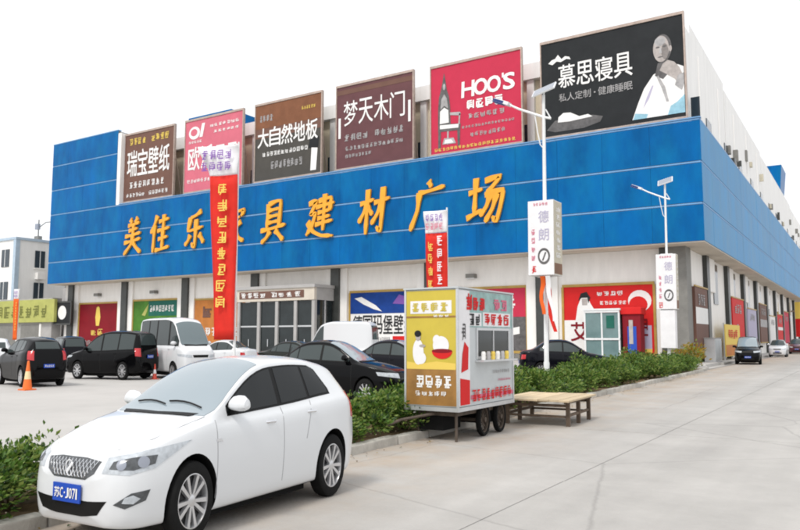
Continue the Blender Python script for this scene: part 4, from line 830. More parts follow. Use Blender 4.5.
def car(shape, paint, loc, rz, label, name='parked_car', cat='car', hz=1.0, sx=1.0, hero=False, txt=None, glass='sheen_glass', group='cars parked on the forecourt', spokes=10, style='alloy', ws_m='sheen_glass', npane=9):
    S = SHAPES[shape]; me, bvh, cv = car_body(shape, hz)
    t = thing(name, label, cat, loc, rz, group)
    bme = me.copy(); bme.materials[0] = M[paint]
    for v in bme.vertices: v.co = (v.co.x * SQ, v.co.y * SQ, v.co.z)
    bme.shade_smooth(); bme.set_sharp_from_angle(angle=R(42)); link(bme, 'body', t)
    if sx != 1.0: t.scale = (sx, sx, 1)
    top, belt, wc, wmax = cv['top'], cv['belt'], cv['wc'], cv['wmax']; F_ = S['top'][0][0]; B_ = S['top'][-1][0]; w = S['wb'] / 2
    zz = lambda z: z * hz
    # side glass
    def up(x): return (top(x) - .115) * hz
    def lo(x): return (belt(x) + .045) * hz
    xa, xb = S['panes'][0][0], S['panes'][-1][1]
    for mirror in (False, True):
        for (a, b) in S['panes'][:npane]:
            n = 12; xx = [x for x in [a + (b - a) * i / n for i in range(n + 1)] if up(x) > lo(x) + .03]
            lower = [(x, 0, lo(x)) for x in xx]; upper = [(x, 0, max(up(x), lo(x) + .012)) for x in xx[::-1]]
            if (a, b) == S['panes'][-1] and shape == 'hatch': upper = [(x, 0, max(min(up(x), lo(x) + (x - b) * 1.5 + .06), lo(x) + .012)) for x in xx[::-1]]
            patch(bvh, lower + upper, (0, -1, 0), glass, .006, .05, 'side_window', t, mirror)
        # window surround
        if npane < 9: continue
        n = 16; xx = [x for x in [xa + .05 + (xb - .05 - xa - .05) * i / n for i in range(n + 1)] if up(x) > lo(x)]
        lower = [(x, 0, lo(x) - .02) for x in xx]; upper = [(x, 0, max(up(x) + .02, lo(x))) for x in xx[::-1]]
        if shape == 'hatch': upper = [(x, 0, max(min(up(x) + .02, lo(x) + (x - xb) * 1.5 + .11), lo(x))) for x in xx[::-1]]
        patch(bvh, lower + upper, (0, -1, 0), 'car_black', .0025, .05, 'window_surround', t, mirror)
    # windscreens (outline in plan, dropped on to the shell)
    a, b = S['ws']; n = 8; xx = [a + (b - a) * i / n for i in range(n + 1)]
    L = [(x, wc(x) - .03 - .03 * (i == 0), 0) for i, x in enumerate(xx)]; bow = [(a + .07 * (1 - (k / 3) ** 2), (wc(a) - .06) * k / 3, 0) for k in (2, 1, 0, -1, -2)]
    full = L[::-1] + bow + [(x, -y, z) for x, y, z in L] + [(b - .05 * (1 - (k / 3) ** 2), (wc(b) - .045) * k / 3, 0) for k in (-2, -1, 0, 1, 2)]
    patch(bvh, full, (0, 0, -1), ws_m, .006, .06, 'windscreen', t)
    cow = [(a + .07, .55, 0), (a + .10, 0, 0), (a + .07, -.55, 0), (a - .02, -.62, 0), (a + .03, 0, 0), (a - .02, .62, 0)]
    patch(bvh, cow, (0, 0, -1), 'car_black', .009, .05, 'wiper_cowl', t)
    a, b = S['rw']
    if shape in ('mpv', 'minibus', 'hatch'):
        za, zb_ = (top(a) - .03) * hz, (top(b) - .01) * hz; ya = wc(a) - .07
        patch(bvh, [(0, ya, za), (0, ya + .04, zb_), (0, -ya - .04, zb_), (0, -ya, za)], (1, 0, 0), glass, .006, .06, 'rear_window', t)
    else:
        xx = [a + (b - a) * i / 6 for i in range(7)]; L = [(x, wc(x) - .05, 0) for x in xx]
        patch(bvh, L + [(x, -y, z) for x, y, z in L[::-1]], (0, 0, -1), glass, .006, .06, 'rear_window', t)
    # lamps
    zf = zz(.66 if shape in ('hatch', 'sedan') else .80)
    for mirror in (False, True):
        if not hero:
            patch(bvh, [(F_ - .05, .40, zf - .05), (F_ - .55, .85, zf + .02), (F_ - .62, .85, zf + .10), (F_ - .05, .42, zf + .06)], (-.8, -.6, 0), 'lamp_clear', .006, .04, 'headlamp', t, mirror)
        zr = zz({'hatch': .92, 'sedan': .80, 'mpv': 1.0, 'minibus': .95}[shape]); hh = {'hatch': .15, 'sedan': .09, 'mpv': .16, 'minibus': .20}[shape]
        patch(bvh, [(B_ + .04, .62, zr - hh), (B_ + .24, .84, zr - hh * .8), (B_ + .26, .84, zr + hh), (B_ + .06, .66, zr + hh)], (.75, -.66, 0), 'lamp_red', .007, .04, 'tail_lamp', t, mirror)
    # grille, intake, seams
    if not hero:
        patch(bvh, [(F_, .36, zf - .04), (F_, -.36, zf - .04), (F_, -.40, zf + .06), (F_, .40, zf + .06)], (-1, 0, 0), 'car_black', .006, .05, 'grille', t)
        patch(bvh, [(F_, .45, zz(.30)), (F_, -.45, zz(.30)), (F_, -.42, zz(.40)), (F_, .42, zz(.40))], (-1, 0, 0), 'car_black', .006, .05, 'air_intake', t)
        plate(t, (F_ + .005, 0, zz(.48)), 1, .33, .12, None)
    plate(t, (B_ - .012, 0, zz(.62 if shape != 'mpv' else .85)), -1, .33, .12, None)
    sm_ = 'seam' if 'white' in paint else 'seam_dark'
    for mirror in (False, True):
        ss = S['panes']; xs_ = [w - .36 if shape == 'hatch' else ss[0][0] + .03, (ss[0][1] + ss[1][0]) / 2, ss[1][1] + .0]
        for k, x in enumerate(xs_):
            x2 = x + .02; z0 = zz(.30); z1 = lo(x) - .03
            if k == 2: patch(bvh, [(x - .03, 0, z1), (x - .024, 0, z1), (x + .13, 0, zz(.66)), (x + .12, 0, zz(.66))], (0, -1, 0), sm_, .002, .05, 'door_seam', t, mirror, depth=.004)
            else: patch(bvh, [(x, 0, z0), (x + .007, 0, z0), (x + .007, 0, z1), (x, 0, z1)], (0, -1, 0), sm_, .002, .05, 'door_seam', t, mirror, depth=.004)
        for k in (0, 1):
            x = ss[k][1] + ((.22 if k == 0 else .0) if hero else .08); z = zz(belt(x) - .10); h = bvh.ray_cast(Vector((x, 3, z)), Vector((0, -1, 0)))
            yy = h[0].y if h[0] else .85; s_ = -1 if mirror else 1
            mb = MB(); mb.tube([(x - .09, s_ * (yy - .01), z), (x - .06, s_ * (yy + .028), z + .006), (x + .05, s_ * (yy + .028), z + .008), (x + .08, s_ * (yy - .01), z + .004)], .013, 'chrome' if hero else paint, n=6); smb(mb).build('door_handle', t, smooth=True)
        # mirror
        x = ss[0][0] - .17; z = lo(x) + .065; h = bvh.ray_cast(Vector((x, 3, lo(x) - .01)), Vector((0, -1, 0))); yy = (h[0].y if h[0] else .82); s_ = -1 if mirror else 1
        mb = MB(); prof = [(0, -.14), (.06, -.13), (.088, -.08), (.10, 0), (.095, .07), (.065, .125), (0, .14)]
        n = 14; vs = []; fs = []
        for (r_, hgt) in prof:
            for k in range(n):
                a_ = 2 * math.pi * k / n; vs.append((x + r_ * math.cos(a_) * .85 - .0, s_ * (yy + .12 + hgt), z + r_ * math.sin(a_) * (.98 if math.sin(a_) > 0 else .45) + .02 * hgt))
        for i in range(len(prof) - 1):
            for k in range(n): fs.append((i * n + k, i * n + (k + 1) % n, (i + 1) * n + (k + 1) % n, (i + 1) * n + k))
        mb.add(vs, fs, paint); mb.box(x - .03, x + .03, min(s_ * (yy - .03), s_ * (yy + .08)), max(s_ * (yy - .03), s_ * (yy + .08)), z - .075, z - .035, 'car_black'); smb(mb).build('door_mirror', t, smooth=True)
        for ax in (w, -w): wheel(t, ax, (-1 if mirror else 1) * S['track'], S['wr'], spokes, style)
    smb(MB().box(-w + .44, w - .42, -.70, .70, .13, zz(.24), 'underbody').box(w - .38, w + .5, -.5, .5, .13, zz(.24), 'underbody').box(-w - .4, -w + .38, -.5, .5, .13, zz(.24), 'underbody').tube([(w, -.6, S['wr']), (w, .6, S['wr'])], .05, 'underbody').tube([(-w, -.6, S['wr']), (-w, .6, S['wr'])], .05, 'underbody')).build('chassis', t)  # chassis boxes made wide and low to block skylight and deepen the shade beneath
    if hero: hero_front(t, bvh, F_)
    return t
def hero_front(t, bvh, F_):
    # upper grille with lattice bars, emblem, long headlamps, fog lamps, lower intake
    g = [(F_, -.42, .705), (F_, -.37, .615), (F_, -.25, .565), (F_, .25, .565), (F_, .37, .615), (F_, .42, .705), (F_, .2, .725), (F_, -.2, .725)]
    go = patch(bvh, g, (-1, 0, 0), 'lamp_inner', .004, .04, 'grille', t)
    def inside(y, z): return z < .715 and z > .575 and abs(y) < .24 + (z - .565) * 1.15
    for sgn in (1, -1):
        for k in range(-14, 15):
            line = [(k * .055 + sgn * (z - .64) * .8, z) for z in [.57 + .012 * i for i in range(13)]]
            seg = [(y, z) for y, z in line if inside(y, z)]
            if len(seg) < 3: continue
            pts = []
            for y, z in seg:
                h = bvh.ray_cast(Vector((4, y, z)), Vector((-1, 0, 0)))
                if h[0]: pts.append(h[0] + Vector((.008, 0, 0)))
            if len(pts) > 2: smb(MB().tube(pts, .0045, 'chrome', n=4)).build('lattice_bar', go)
    h = bvh.ray_cast(Vector((4, 0, .65)), Vector((-1, 0, 0)))[0]; em = MB(); n = 20
    for r0, r1 in ((.056, .066),):
        vs = []; 
        for k in range(n):
            a = 2 * math.pi * k / n
            for r in (r0, r1): vs.append((h.x + .02, r * math.cos(a), .645 + r * math.sin(a)))
        em.add(vs, [(2 * k, 2 * k + 1, (2 * k + 3) % (2 * n), (2 * k + 2) % (2 * n)) for k in range(n)], 'lens_white')
    em.poly([(h.x + .024, -.055, .615), (h.x + .024, -.03, .60), (h.x + .024, .055, .675), (h.x + .024, .03, .69)], 'lens_white', depth=.01, nrm=(1, 0, 0))
    smb(em).build('emblem', go)
    for mirror in (False, True):
        hl = patch(bvh, [(F_ - .07, .44, .615), (F_ - .22, .68, .60), (F_ - .42, .82, .645), (F_ - .60, .86, .725), (F_ - .90, .86, .825), (F_ - .52, .82, .80), (F_ - .25, .68, .765), (F_ - .10, .48, .735)], (-.78, -.62, -.12), 'lamp_clear', .004, .035, 'headlamp', t, mirror)
        patch(bvh, [(F_ - .12, .50, .645), (F_ - .26, .70, .635), (F_ - .42, .82, .68), (F_ - .45, .82, .745), (F_ - .30, .72, .735), (F_ - .14, .53, .70)], (-.78, -.62, -.12), 'lamp_inner', .007, .03, 'reflector', hl, mirror)
        for (cx, cy, cz, r) in ((.19, .60, .675, .040), (.33, .755, .695, .045)):
            ring = [(F_ - cx, cy + r * math.cos(a) * .8, cz + r * math.sin(a)) for a in [k * math.pi / 7 for k in range(14)]]
            ring = [(F_ - cx - (p[1] - cy) * 1.2, p[1], p[2]) for p in ring]
            patch(bvh, ring, (-.78, -.62, -.12), 'solar', .011, .03, 'projector', hl, mirror)
        fl = patch(bvh, [(F_ - .14, .56, .395), (F_ - .20, .66, .36), (F_ - .34, .79, .41), (F_ - .38, .81, .49), (F_ - .24, .70, .475)], (-.8, -.6, 0), 'lamp_inner', .004, .035, 'fog_lamp', t, mirror)
        patch(bvh, [(F_ - .19, .63, .405), (F_ - .26, .71, .395), (F_ - .30, .76, .43), (F_ - .26, .71, .46), (F_ - .20, .655, .445)], (-.8, -.6, 0), 'lamp_clear', .010, .03, 'fog_lens', fl, mirror)
        patch(bvh, [(.90, 0, .775), (1.0, 0, .775), (1.0, 0, .80), (.92, 0, .80)], (0, -1, 0), 'chrome', .006, .03, 'side_badge', t, mirror)
    patch(bvh, [(F_, -.56, .42), (F_, -.44, .31), (F_, -.2, .285), (F_, .2, .285), (F_, .44, .31), (F_, .56, .42), (F_, .3, .405), (F_, -.3, .405)], (-1, 0, 0), 'car_black', .004, .045, 'air_intake', t)
    plate(t, (F_ + .018, 0, .455), 1, .44 * SQ, .14, '苏C·J071')
    # hood edge seam
    L = [(F_ - .20, .50), (F_ - .5, .68), (F_ - .9, .735), (F_ - 1.2, .75)]
    for s in (1, -1):
        pts = []
        for x, y in L:
            hh = bvh.ray_cast(Vector((x, s * y, 3)), Vector((0, 0, -1)))
            if hh[0]: pts.append(hh[0] + Vector((0, 0, .0005)))
        smb(MB().tube(pts, .004, 'seam', n=4)).build('bonnet_seam', t)
    # roof aerial, wiper
    smb(MB().tube([(-1.35, 0, 1.43), (-1.5, 0, 1.56)], [.008, .004], 'car_black', n=5)).build('aerial', t)
    for y0, y1 in ((.58, .0), (-.02, -.55)):
        pts = []
        for i in range(6):
            u = i / 5; x = .98 - .10 * math.sin(u * 2.2) * .6 - .03 ; y = y0 + (y1 - y0) * u
            hh = bvh.ray_cast(Vector((x, y, 3)), Vector((0, 0, -1)))
            if hh[0]: pts.append(hh[0] + Vector((.01, 0, .016)))
        smb(MB().tube(pts, .008, 'car_black', n=5)).build('wiper', t)

LZ = 0.12
FWA, RTA = 122.32, 32.32
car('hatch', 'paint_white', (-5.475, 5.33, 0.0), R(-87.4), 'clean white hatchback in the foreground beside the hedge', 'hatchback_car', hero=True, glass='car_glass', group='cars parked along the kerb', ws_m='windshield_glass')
def dp(px_, d):       # a spot on the forecourt: sideways angle from the road camera and distance
    a = (px_ - 400) / 740.0 * d
    return (-.5347 * d + .8451 * a, .8451 * d + .5347 * a, LZ)
car('hatch', 'paint_black', (-23.75, 14.4, LZ), R(168), 'black compact hatchback with red tail lamps at the left edge behind a cone', hz=1.08, sx=1.0)
car('mpv', 'paint_black', (-24.7, 18.25, LZ), R(192), 'black MPV parked before the dark red poster', hz=1.02, sx=1.0)
car('minibus', 'paint_white', dp(176, 29.5), R(-12), 'white minibus with dark windows beside the black MPV', 'minibus', 'minibus', hz=1.08, sx=1.12, ws_m='windshield_dim')
car('sedan', 'paint_white', dp(222, 35), R(186), 'white saloon showing its red tail lamp near the entrance', hz=1.02)
car('sedan', 'paint_olive', dp(300, 30), R(10), 'dark olive saloon before the entrance porch', hz=1.0)
car('minibus', 'paint_white', dp(340, 28.5), R(196), 'small white van before the blue and white poster', 'delivery_van', 'van', hz=1.0, sx=.82, npane=1)
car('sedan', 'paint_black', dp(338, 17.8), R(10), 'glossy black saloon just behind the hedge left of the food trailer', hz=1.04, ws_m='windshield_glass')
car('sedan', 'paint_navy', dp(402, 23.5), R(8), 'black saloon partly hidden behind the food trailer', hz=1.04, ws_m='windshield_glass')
car('sedan', 'paint_navy', dp(565, 29), R(26), 'black saloon parked behind the lamp post and hedge at the right', hz=1.04, style='alloy')
car('hatch', 'paint_white', dp(-4, 30), R(150), 'white car at the left edge behind the black hatchback', hz=1.05)
car('mpv', 'paint_navy', dp(66, 36), R(160), 'dark car seen between the black hatchback and the black MPV', hz=.92)
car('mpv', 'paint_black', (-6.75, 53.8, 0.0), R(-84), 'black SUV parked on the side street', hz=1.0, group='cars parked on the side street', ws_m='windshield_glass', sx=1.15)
car('hatch', 'paint_white', (-7.0, 76, 0.0), R(-88), 'white car parked behind the black SUV on the side street', hz=1.05, group='cars parked on the side street', sx=1.1)
car('hatch', 'paint_maroon', (-6.6, 92, 0.0), R(-88), 'dark red car farthest along the side street', hz=1.1, group='cars parked on the side street', sx=1.2)

# ================================================================== FOOD TRAILER
t = thing('food_trailer', 'food trailer with yellow end and white printed side standing on the road', 'trailer', (-6.07, 11.63, 0.0))
hx, hy = .49, 1.08
bx('body', t, -hx, hx, -hy, hy, .56, 2.47, 'trailer_grey', bevel=.015); bx('roof', t, -hx - .03, hx + .03, -hy - .03, hy + .03, 2.473, 2.50, 'trailer_grey')
for a, b in ((-hx, -hy), (hx, -hy), (hx, hy), (-hx, hy)): bx('corner_post', t, a - .018, a + .018, b - .018, b + .018, .5, 2.47, 'aluminium')
bx('floor_frame', t, -hx - .02, hx + .02, -hy - .02, hy + .02, .49, .555, 'aluminium')
f = Face((-hx, -hy, .56), (1, 0, 0), (0, 0, 1), t); w = 2 * hx; H_ = 1.91
f.rect(.02, w - .02, .02, H_ - .02, 'trailer_yellow', .008, 'end_panel', d=.006); f.rect(.02, w - .02, .02, .62, 'trailer_brown', .011, d=.004); f.rect(.02, w - .02, H_ - .47, H_ - .44, 'trailer_brown', .012, d=.004)
f.rect(.10, w - .10, H_ - .40, H_ - .19, 'cloth_white', .013, d=.004); f.scribble(4, .13, w - .13, H_ - .37, H_ - .22, 'trailer_yellow', .017, seed=61, wt=.16)
f.scribble(3, .55, .85, H_ - .46, H_ - .42, 'print_white', .017, seed=62); f.scribble(4, .22, .90, .30, .50, 'print_white', .016, seed=63, wt=.18); f.scribble(5, .2, .8, .17, .25, 'print_white', .016, seed=64)
f.polys([(ell(.25, .88, .105, .21), 'cloth_white', .014), (ell(.30, .78, .10, .10), 'cloth_white', .0145), (ell(.25, 1.13, .05, .07), 'print_skin', .016), (ell(.245, 1.18, .065, .055), 'print_black', .017), (ell(.33, .98, .06, .025), 'print_skin', .016),
         (ell(.68, .99, .15, .15), 'cloth_white', .014), (ell(.60, 1.08, .07, .08), 'cloth_white', .0142), (ell(.70, .90, .19, .13, 18, 180, 360), 'print_scarlet', .015), (ell(.70, .90, .19, .035), 'print_crimson', .0155), ([(.03, .60), (.95, .60), (.95, .70), (.6, .73), (.3, .69), (.03, .72)], 'print_yellow', .013)])
f = Face((hx, -hy, .56), (0, 1, 0), (0, 0, 1), t); w = 2 * hy
f.rect(.03, .42, .02, H_ - .02, 'cloth_white', .008, d=.006); f.rect(.42, w - .02, H_ - .62, H_ - .02, 'trailer_teal', .007, d=.005)
f.scribble(3, .30, 1.02, H_ - .34, H_ - .06, 'print_scarlet', .014, seed=65, wt=.2); f.scribble(2, 1.35, 1.95, H_ - .32, H_ - .12, 'print_pink', .014, seed=66, wt=.2)
f.rect(.36, .86, H_ - .60, H_ - .38, 'cloth_white', .010, d=.004); f.scribble(2, .40, .82, H_ - .59, H_ - .39, 'print_black', .016, seed=67, wt=.16)
f.rect(.92, 2.05, H_ - .60, H_ - .36, 'cloth_white', .010, d=.004); f.scribble(4, .96, 2.02, H_ - .58, H_ - .38, 'print_scarlet', .016, seed=68, wt=.17)
f.scribble(1, .12, .30, H_ - .85, H_ - .55, 'print_darkgrey', .014, seed=69); f.polys([([(.10, .55), (.34, .60), (.36, .95), (.22, 1.05), (.14, .85)], 'print_scarlet', .014), ([(.06, .03), (.40, .03), (.40, .42), (.06, .46)], 'print_scarlet', .014)])
sw = MB().poly([f.P(.70, .80, .009), f.P(1.95, .80, .009), f.P(1.95, 1.24, .009), f.P(.70, 1.24, .009)], 'shop_glass', depth=.006, nrm=(1, 0, 0)).build('serving_window', t)
for a0, a1, b0, b1 in ((.66, 1.99, 1.24, 1.28), (.66, 1.99, .76, .80), (.66, .70, .80, 1.24), (1.95, 1.99, .80, 1.24), (1.30, 1.33, .80, 1.24)): f.rect(a0, a1, b0, b1, 'aluminium', .022, 'window_frame', d=.02)
MB().box(hx, hx + .16, -hy + .62, -hy + 2.03, 1.27, 1.30, 'aluminium').build('counter_shelf', t)
for k in range(6): a = .78 + k * .19; MB().lathe([(.035, 0), (.04, .1), (.03, .14)], ['print_white', 'print_grey', 'print_yellow'][k % 3], n=10, axis='z', c=(hx + .08, -hy + a, 1.302), cap=True).build('jar', t)
f.rect(.45, w - .03, .10, .17, 'print_pink', .012, d=.005); f.scribble(9, .48, w - .1, .06, .26, 'print_scarlet', .018, seed=70, wt=.16); f.scribble(8, 1.3, 2.0, .50, .56, 'print_grey', .012, seed=71); f.scribble(7, 1.5, 2.05, .36, .40, 'print_pink', .012, seed=72)
def small_wheel(parent, x, y, r, nsp=14, wd=.045):
    wo = bpy.data.objects.new('wheel', None); C.objects.link(wo); wo.parent = parent; wo.location = (x, y, r); wo.rotation_euler = (0, 0, R(90)); wo.empty_display_size = .1
    a = MB(); a.lathe([(r * .80, -wd), (r * .95, -wd), (r, -wd * .5), (r, wd * .5), (r * .95, wd), (r * .80, wd), (r * .80, -wd)], 'rubber', n=28); a.v = [(p * SQ, q, s) for p, q, s in a.v]; a.build('tyre', wo, smooth=True)
    b = MB(); b.lathe([(r * .80, -wd * .6), (r * .72, -wd * .5), (r * .72, wd * .5), (r * .80, wd * .6)], 'rust_steel', n=28); b.lathe([(.001, -wd * 1.2), (r * .16, -wd * 1.2), (r * .16, wd * 1.2), (.001, wd * 1.2)], 'rust_steel', n=12)
    for k in range(nsp): ang = 2 * math.pi * k / nsp; b.tube([(r * .1 * math.cos(ang), 0, r * .1 * math.sin(ang)), (r * .74 * math.cos(ang), 0, r * .74 * math.sin(ang))], .008, 'rust_steel', n=4)
    b.v = [(p * SQ, q, s) for p, q, s in b.v]; b.build('rim', wo)
for x in (-.40, .40):
    for y in (0.0, .66): small_wheel(t, x, y, .28)
MB().box(-.36, .36, -.9, .9, .40, .485, 'rust_steel').tube([(-.4, -.05, .27), (.4, -.05, .27)], .03, 'rust_steel').tube([(-.4, .62, .27), (.4, .62, .27)], .03, 'rust_steel').tube([(-.38, -.85, 0), (-.38, -.85, .45)], .025, 'rust_steel').tube([(.36, -.9, 0), (.36, -.9, .45)], .025, 'rust_steel').box(-.34, .12, -.9, -.3, .16, .395, 'underbody').box(-.3, .3, .25, .95, .18, .39, 'underbody').build('undercarriage', t)  # near-black boxes added in the frame to stand for the shade under the trailer
MB().tube([(0, -1.0, .44), (-.35, -1.45, .36), (-.42, -1.75, .30)], .025, 'rust_steel', n=6).build('tow_bar', t)

# ================================================================== WOODEN PLATFORM
t = thing('wooden_bench_table', 'low wooden bench table with pale plank top beside the food trailer', 'table', (-5.52, 14.35, 0.0), R(3))
for i in range(7):
    x = -.72 + i * .205; bx('plank', t, x, x + .196, -.98 + random.uniform(-.04, .04), .98 + random.uniform(-.05, .05), .47 + random.uniform(0, .006), .505 + random.uniform(0, .008), 'plank', bevel=.006)
for x in (-.62, .60):
    for y in (-.70, 0.0, .75): bx('leg', t, x - .035, x + .035, y - .035, y + .035, 0, .43, 'plank_dark')
    bx('rail', t, x - .03, x + .03, -.85, .88, .43, .469, 'plank_dark'); bx('stretcher', t, x - .02, x + .02, -.68, .74, .18, .23, 'plank_dark')
for y in (-.72, .77): bx('cross_rail', t, -.58, .56, y - .025, y + .025, .36, .41, 'plank_dark'); bx('cross_rail', t, -.58, .56, y - .02, y + .02, .16, .20, 'plank_dark')

# ================================================================== LAMP POSTS
def lamp_post(x, y, h, tilt, label, b0, b1, bw, bd, long_box):
    t = thing('lamp_post', label, 'street lamp', (x, y, 0.06), 0, 'solar street lamps in the planting strip'); t.rotation_euler = (0, tilt, 0)
    MB().tube([(0, 0, 0), (0, 0, .9), (0, 0, .95), (0, 0, h)], [.085, .085, .07, .045], 'pole_white', n=12).box(-.16, .16, -.16, .16, -.02, .03, 'pole_white').build('pole', t, smooth=True)
    MB().tube([(.22, 0, h - .75), (0, 0, h - .68), (-.8, 0, h - .30), (-1.1, 0, h - .12)], [.035, .04, .035, .03], 'pole_white', n=8).tube([(0, 0, h - 1.65), (-.12, 0, h - 1.5), (-.2, 0, h - 1.1), (-.28, 0, h - .58)], .018, 'pole_white', n=6).tube([(.22, 0, h - .75), (.06, 0, h - .45)], .02, 'pole_white', n=6).build('arm', t, smooth=True)
    m = Matrix.Translation((-1.3, 0, h - .02)) @ Matrix.Rotation(R(24), 4, 'Y')
    lh = MB().box(-.30, .22, -.13, .13, -.05, .05, 'lens_white', m).box(-.34, .0, -.135, .135, -.07, -.052, 'lamp_blue', m).build('lamp_head', t)
    MB().box(-.32, .05, -.136, .136, -.045, .03, 'lamp_blue', m).build('lamp_lens', lh)
    m = Matrix.Translation((0.02, 0, h + .16)) @ Matrix.Rotation(R(-14), 4, 'Y') @ Matrix.Rotation(R(38), 4, 'X')
    sp = MB().box(-.36, .36, -.26, .26, -.02, .02, 'lens_white', m).tube([(0, 0, h - .05), (.02, 0, h + .14)], .03, 'pole_white').build('solar_panel', t)
    MB().box(-.33, .33, -.23, .23, .0201, .026, 'solar', m).build('solar_cells', sp)
    bxm = MB().box(-bw / 2, bw / 2, -bd / 2, bd / 2, b0, b1, 'cloth_white').build('advert_box', t, bevel=.015)
    f = Face((-bw / 2, -bd / 2, b0), (1, 0, 0), (0, 0, 1), bxm); H2 = b1 - b0
    f.scribble(5, bw * .2, bw * .8, H2 * .93, H2 * .97, 'print_pink', .006, seed=80)
    f.text('德', bw * .42, bw * .82, H2 * .70, H2 * .86, 'print_lilac', .006, .01); f.text('朗', bw * .42, bw * .82, H2 * .46, H2 * .62, 'print_lilac', .006, .01)
    f.scribble(4, bw * .14, bw * .28, H2 * .16, H2 * .62, 'print_pink', .006, seed=81, vertical=True, gap=.3)
    cx, cz = bw * .62, H2 * .25; f.polys([([(cx + bw * .24 * math.cos(a), cz + H2 * .11 * math.sin(a)) for a in [k * math.pi / 9 for k in range(18)]], 'print_darkgrey', .006), ([(cx + bw * .17 * math.cos(a), cz + H2 * .075 * math.sin(a)) for a in [k * math.pi / 9 for k in range(18)]], 'cloth_white', .008), ([(cx - .06, cz - .12), (cx - .02, cz - .14), (cx + .08, cz + .1), (cx + .04, cz + .13)], 'print_darkgrey', .010)], 'emblem')
    f.scribble(1, bw * .12, bw * .36, H2 * .02, H2 * .13, 'print_scarlet', .006, seed=82)
    f2 = Face((bw / 2, -bd / 2, b0), (0, 1, 0), (0, 0, 1), bxm); f2.rect(.02, bd - .02, .02, H2 - .02, 'box_beige', .004, d=.003); f2.scribble(7, bd * .25, bd * .8, H2 * .2, H2 * .92, 'print_white', .008, seed=83, vertical=True, gap=.35); f2.rect(.04, bd - .04, .04, H2 * .16, 'wood_brown', .007, d=.004)
    for z in (b0 - .04, b1 + .01): bx('bracket', t, -bw * .3, bw * .3, -.06, .06, z, z + .03, 'pole_white')
    return t
lp = lamp_post(-7.9, 20.4, 8.85, R(.5), 'tall white solar street lamp with a printed advert box beside the bench table', 3.42, 5.6, .78, .70, False)
lp2 = lamp_post(-8.1, 36.9, 9.1, R(.6), 'farther white solar street lamp with a long white advert box at the corner', 3.0, 5.65, .92, .5, True)
bx('lower_box', lp2, -.32, .36, -.22, .22, 1.15, 2.95, 'cloth_white', bevel=.01)
# red streamers tied under the nearer advert box
st = thing('red_streamer', 'red and white streamers hanging below the nearer advert box', 'streamer', (-7.9, 20.4, 3.45))
for k, (x, m, L_, dx) in enumerate(((.10, 'flag_red', 1.6, .30), (.02, 'flag_orange', 1.1, .05), (.20, 'cloth_white', 1.3, .22))):
    vs = []; n = 12
    for i in range(n + 1):
        u = i / n; xx = x + dx * u + .04 * math.sin(u * 7 + k); yy = -.28 - .05 * k + .05 * math.sin(u * 5); wd = .07 * (1 - .3 * u)
        vs += [(xx - wd, yy, -L_ * u), (xx + wd, yy + .03 * math.sin(u * 9), -L_ * u)]
    mb = MB(); mb.add(vs, [(2 * i, 2 * i + 1, 2 * i + 3, 2 * i + 2) for i in range(n)], m); mb.build('ribbon', st, smooth=True)

# ================================================================== BANNERS
def banner(x, y, zb, zs, zt, wt, wb, label, yaw, m='flag_red', two=False, hw=None):
    """vertical cloth on a pole: white printed head, red tail narrowing downwards"""
    t = thing('vertical_banner', label, 'banner', (x, y, LZ), yaw, 'vertical banners on the forecourt')
    MB().tube([(0, 0.03, 0), (0, 0.03, zt + .1)], [.05, .03], 'pole_white', n=8).box(-.35, .35, -.3, .36, 0, .12, 'grey_stone').build('pole', t)
    hw = hw or wt
    def cloth(z0, z1, w0, w1, m, name, lean0=0, lean1=0, thick=.012):
        n = 16; k = 5; vs = []
        for i in range(n + 1):
            u = i / n; z = z0 + (z1 - z0) * u; w = w0 + (w1 - w0) * u; ln = lean0 + (lean1 - lean0) * u
            for j in range(k + 1):
                s_ = j / k; vs.append((-w * (1 - s_) + .03 + ln, -.06 + .05 * w * math.sin(s_ * 4 + u * 6), z + .05 * w * (1 - s_) * 0))
        fs = [(i * (k + 1) + j, i * (k + 1) + j + 1, (i + 1) * (k + 1) + j + 1, (i + 1) * (k + 1) + j) for i in range(n) for j in range(k)]
        mb = MB(); mb.add(vs, fs, m); o = mb.build(name, t, smooth=True)
        md = o.modifiers.new('thick', 'SOLIDIFY'); md.thickness = thick; return o
    cloth(zb, zs, wb, wt, m, 'banner_tail'); hd = cloth(zs + .01, zt, wt * 1.02, hw, 'cloth_white', 'banner_head')
    f = Face((-hw * .95, -.13 - .05 * wt, 0), (1, 0, 0), (0, 0, 1), t); hh = zt - zs
    f.scribble(4, hw * .12, hw * .88, zs + hh * .52, zs + hh * .84, 'print_purple', 0, seed=90); f.scribble(4, hw * .12, hw * .88, zs + hh * .14, zs + hh * .44, 'print_purple' if not two else 'print_pink', 0, seed=91)
    n = max(6, int((zs - zb) / (wt * .62)))
    if two:
        f.scribble(n, hw * .22, hw * .42, zb + .3, zs - .3, 'print_yellow', 0, seed=92, vertical=True, gap=.2); f.scribble(n, hw * .60, hw * .82, zb + .3, zs - .1, 'cloth_white', 0, seed=93, vertical=True, gap=.2)
    else: f.scribble(n, hw * .54, hw * .78, zb + .9, zs - .3, 'print_yellow', 0, seed=94, vertical=True, gap=.25)
    return t
# nearer tall banner
banner(-17.43, 17.45, 1.5, 6.95, 7.98, 1.0, .72, 'tall narrow red banner with white head standing behind the white hatchback', R(18), hw=1.5)
banner(-12.35, 22.6, 1.2, 5.25, 6.05, .80, .72, 'red banner with white head rising behind the food trailer', R(10), two=True, hw=.88)
banner(-73.6, 43.0, 1.4, 5.6, 6.6, .6, .5, 'small faded red banner at the far left before the yellow-green sign', R(20), 'flag_orange')

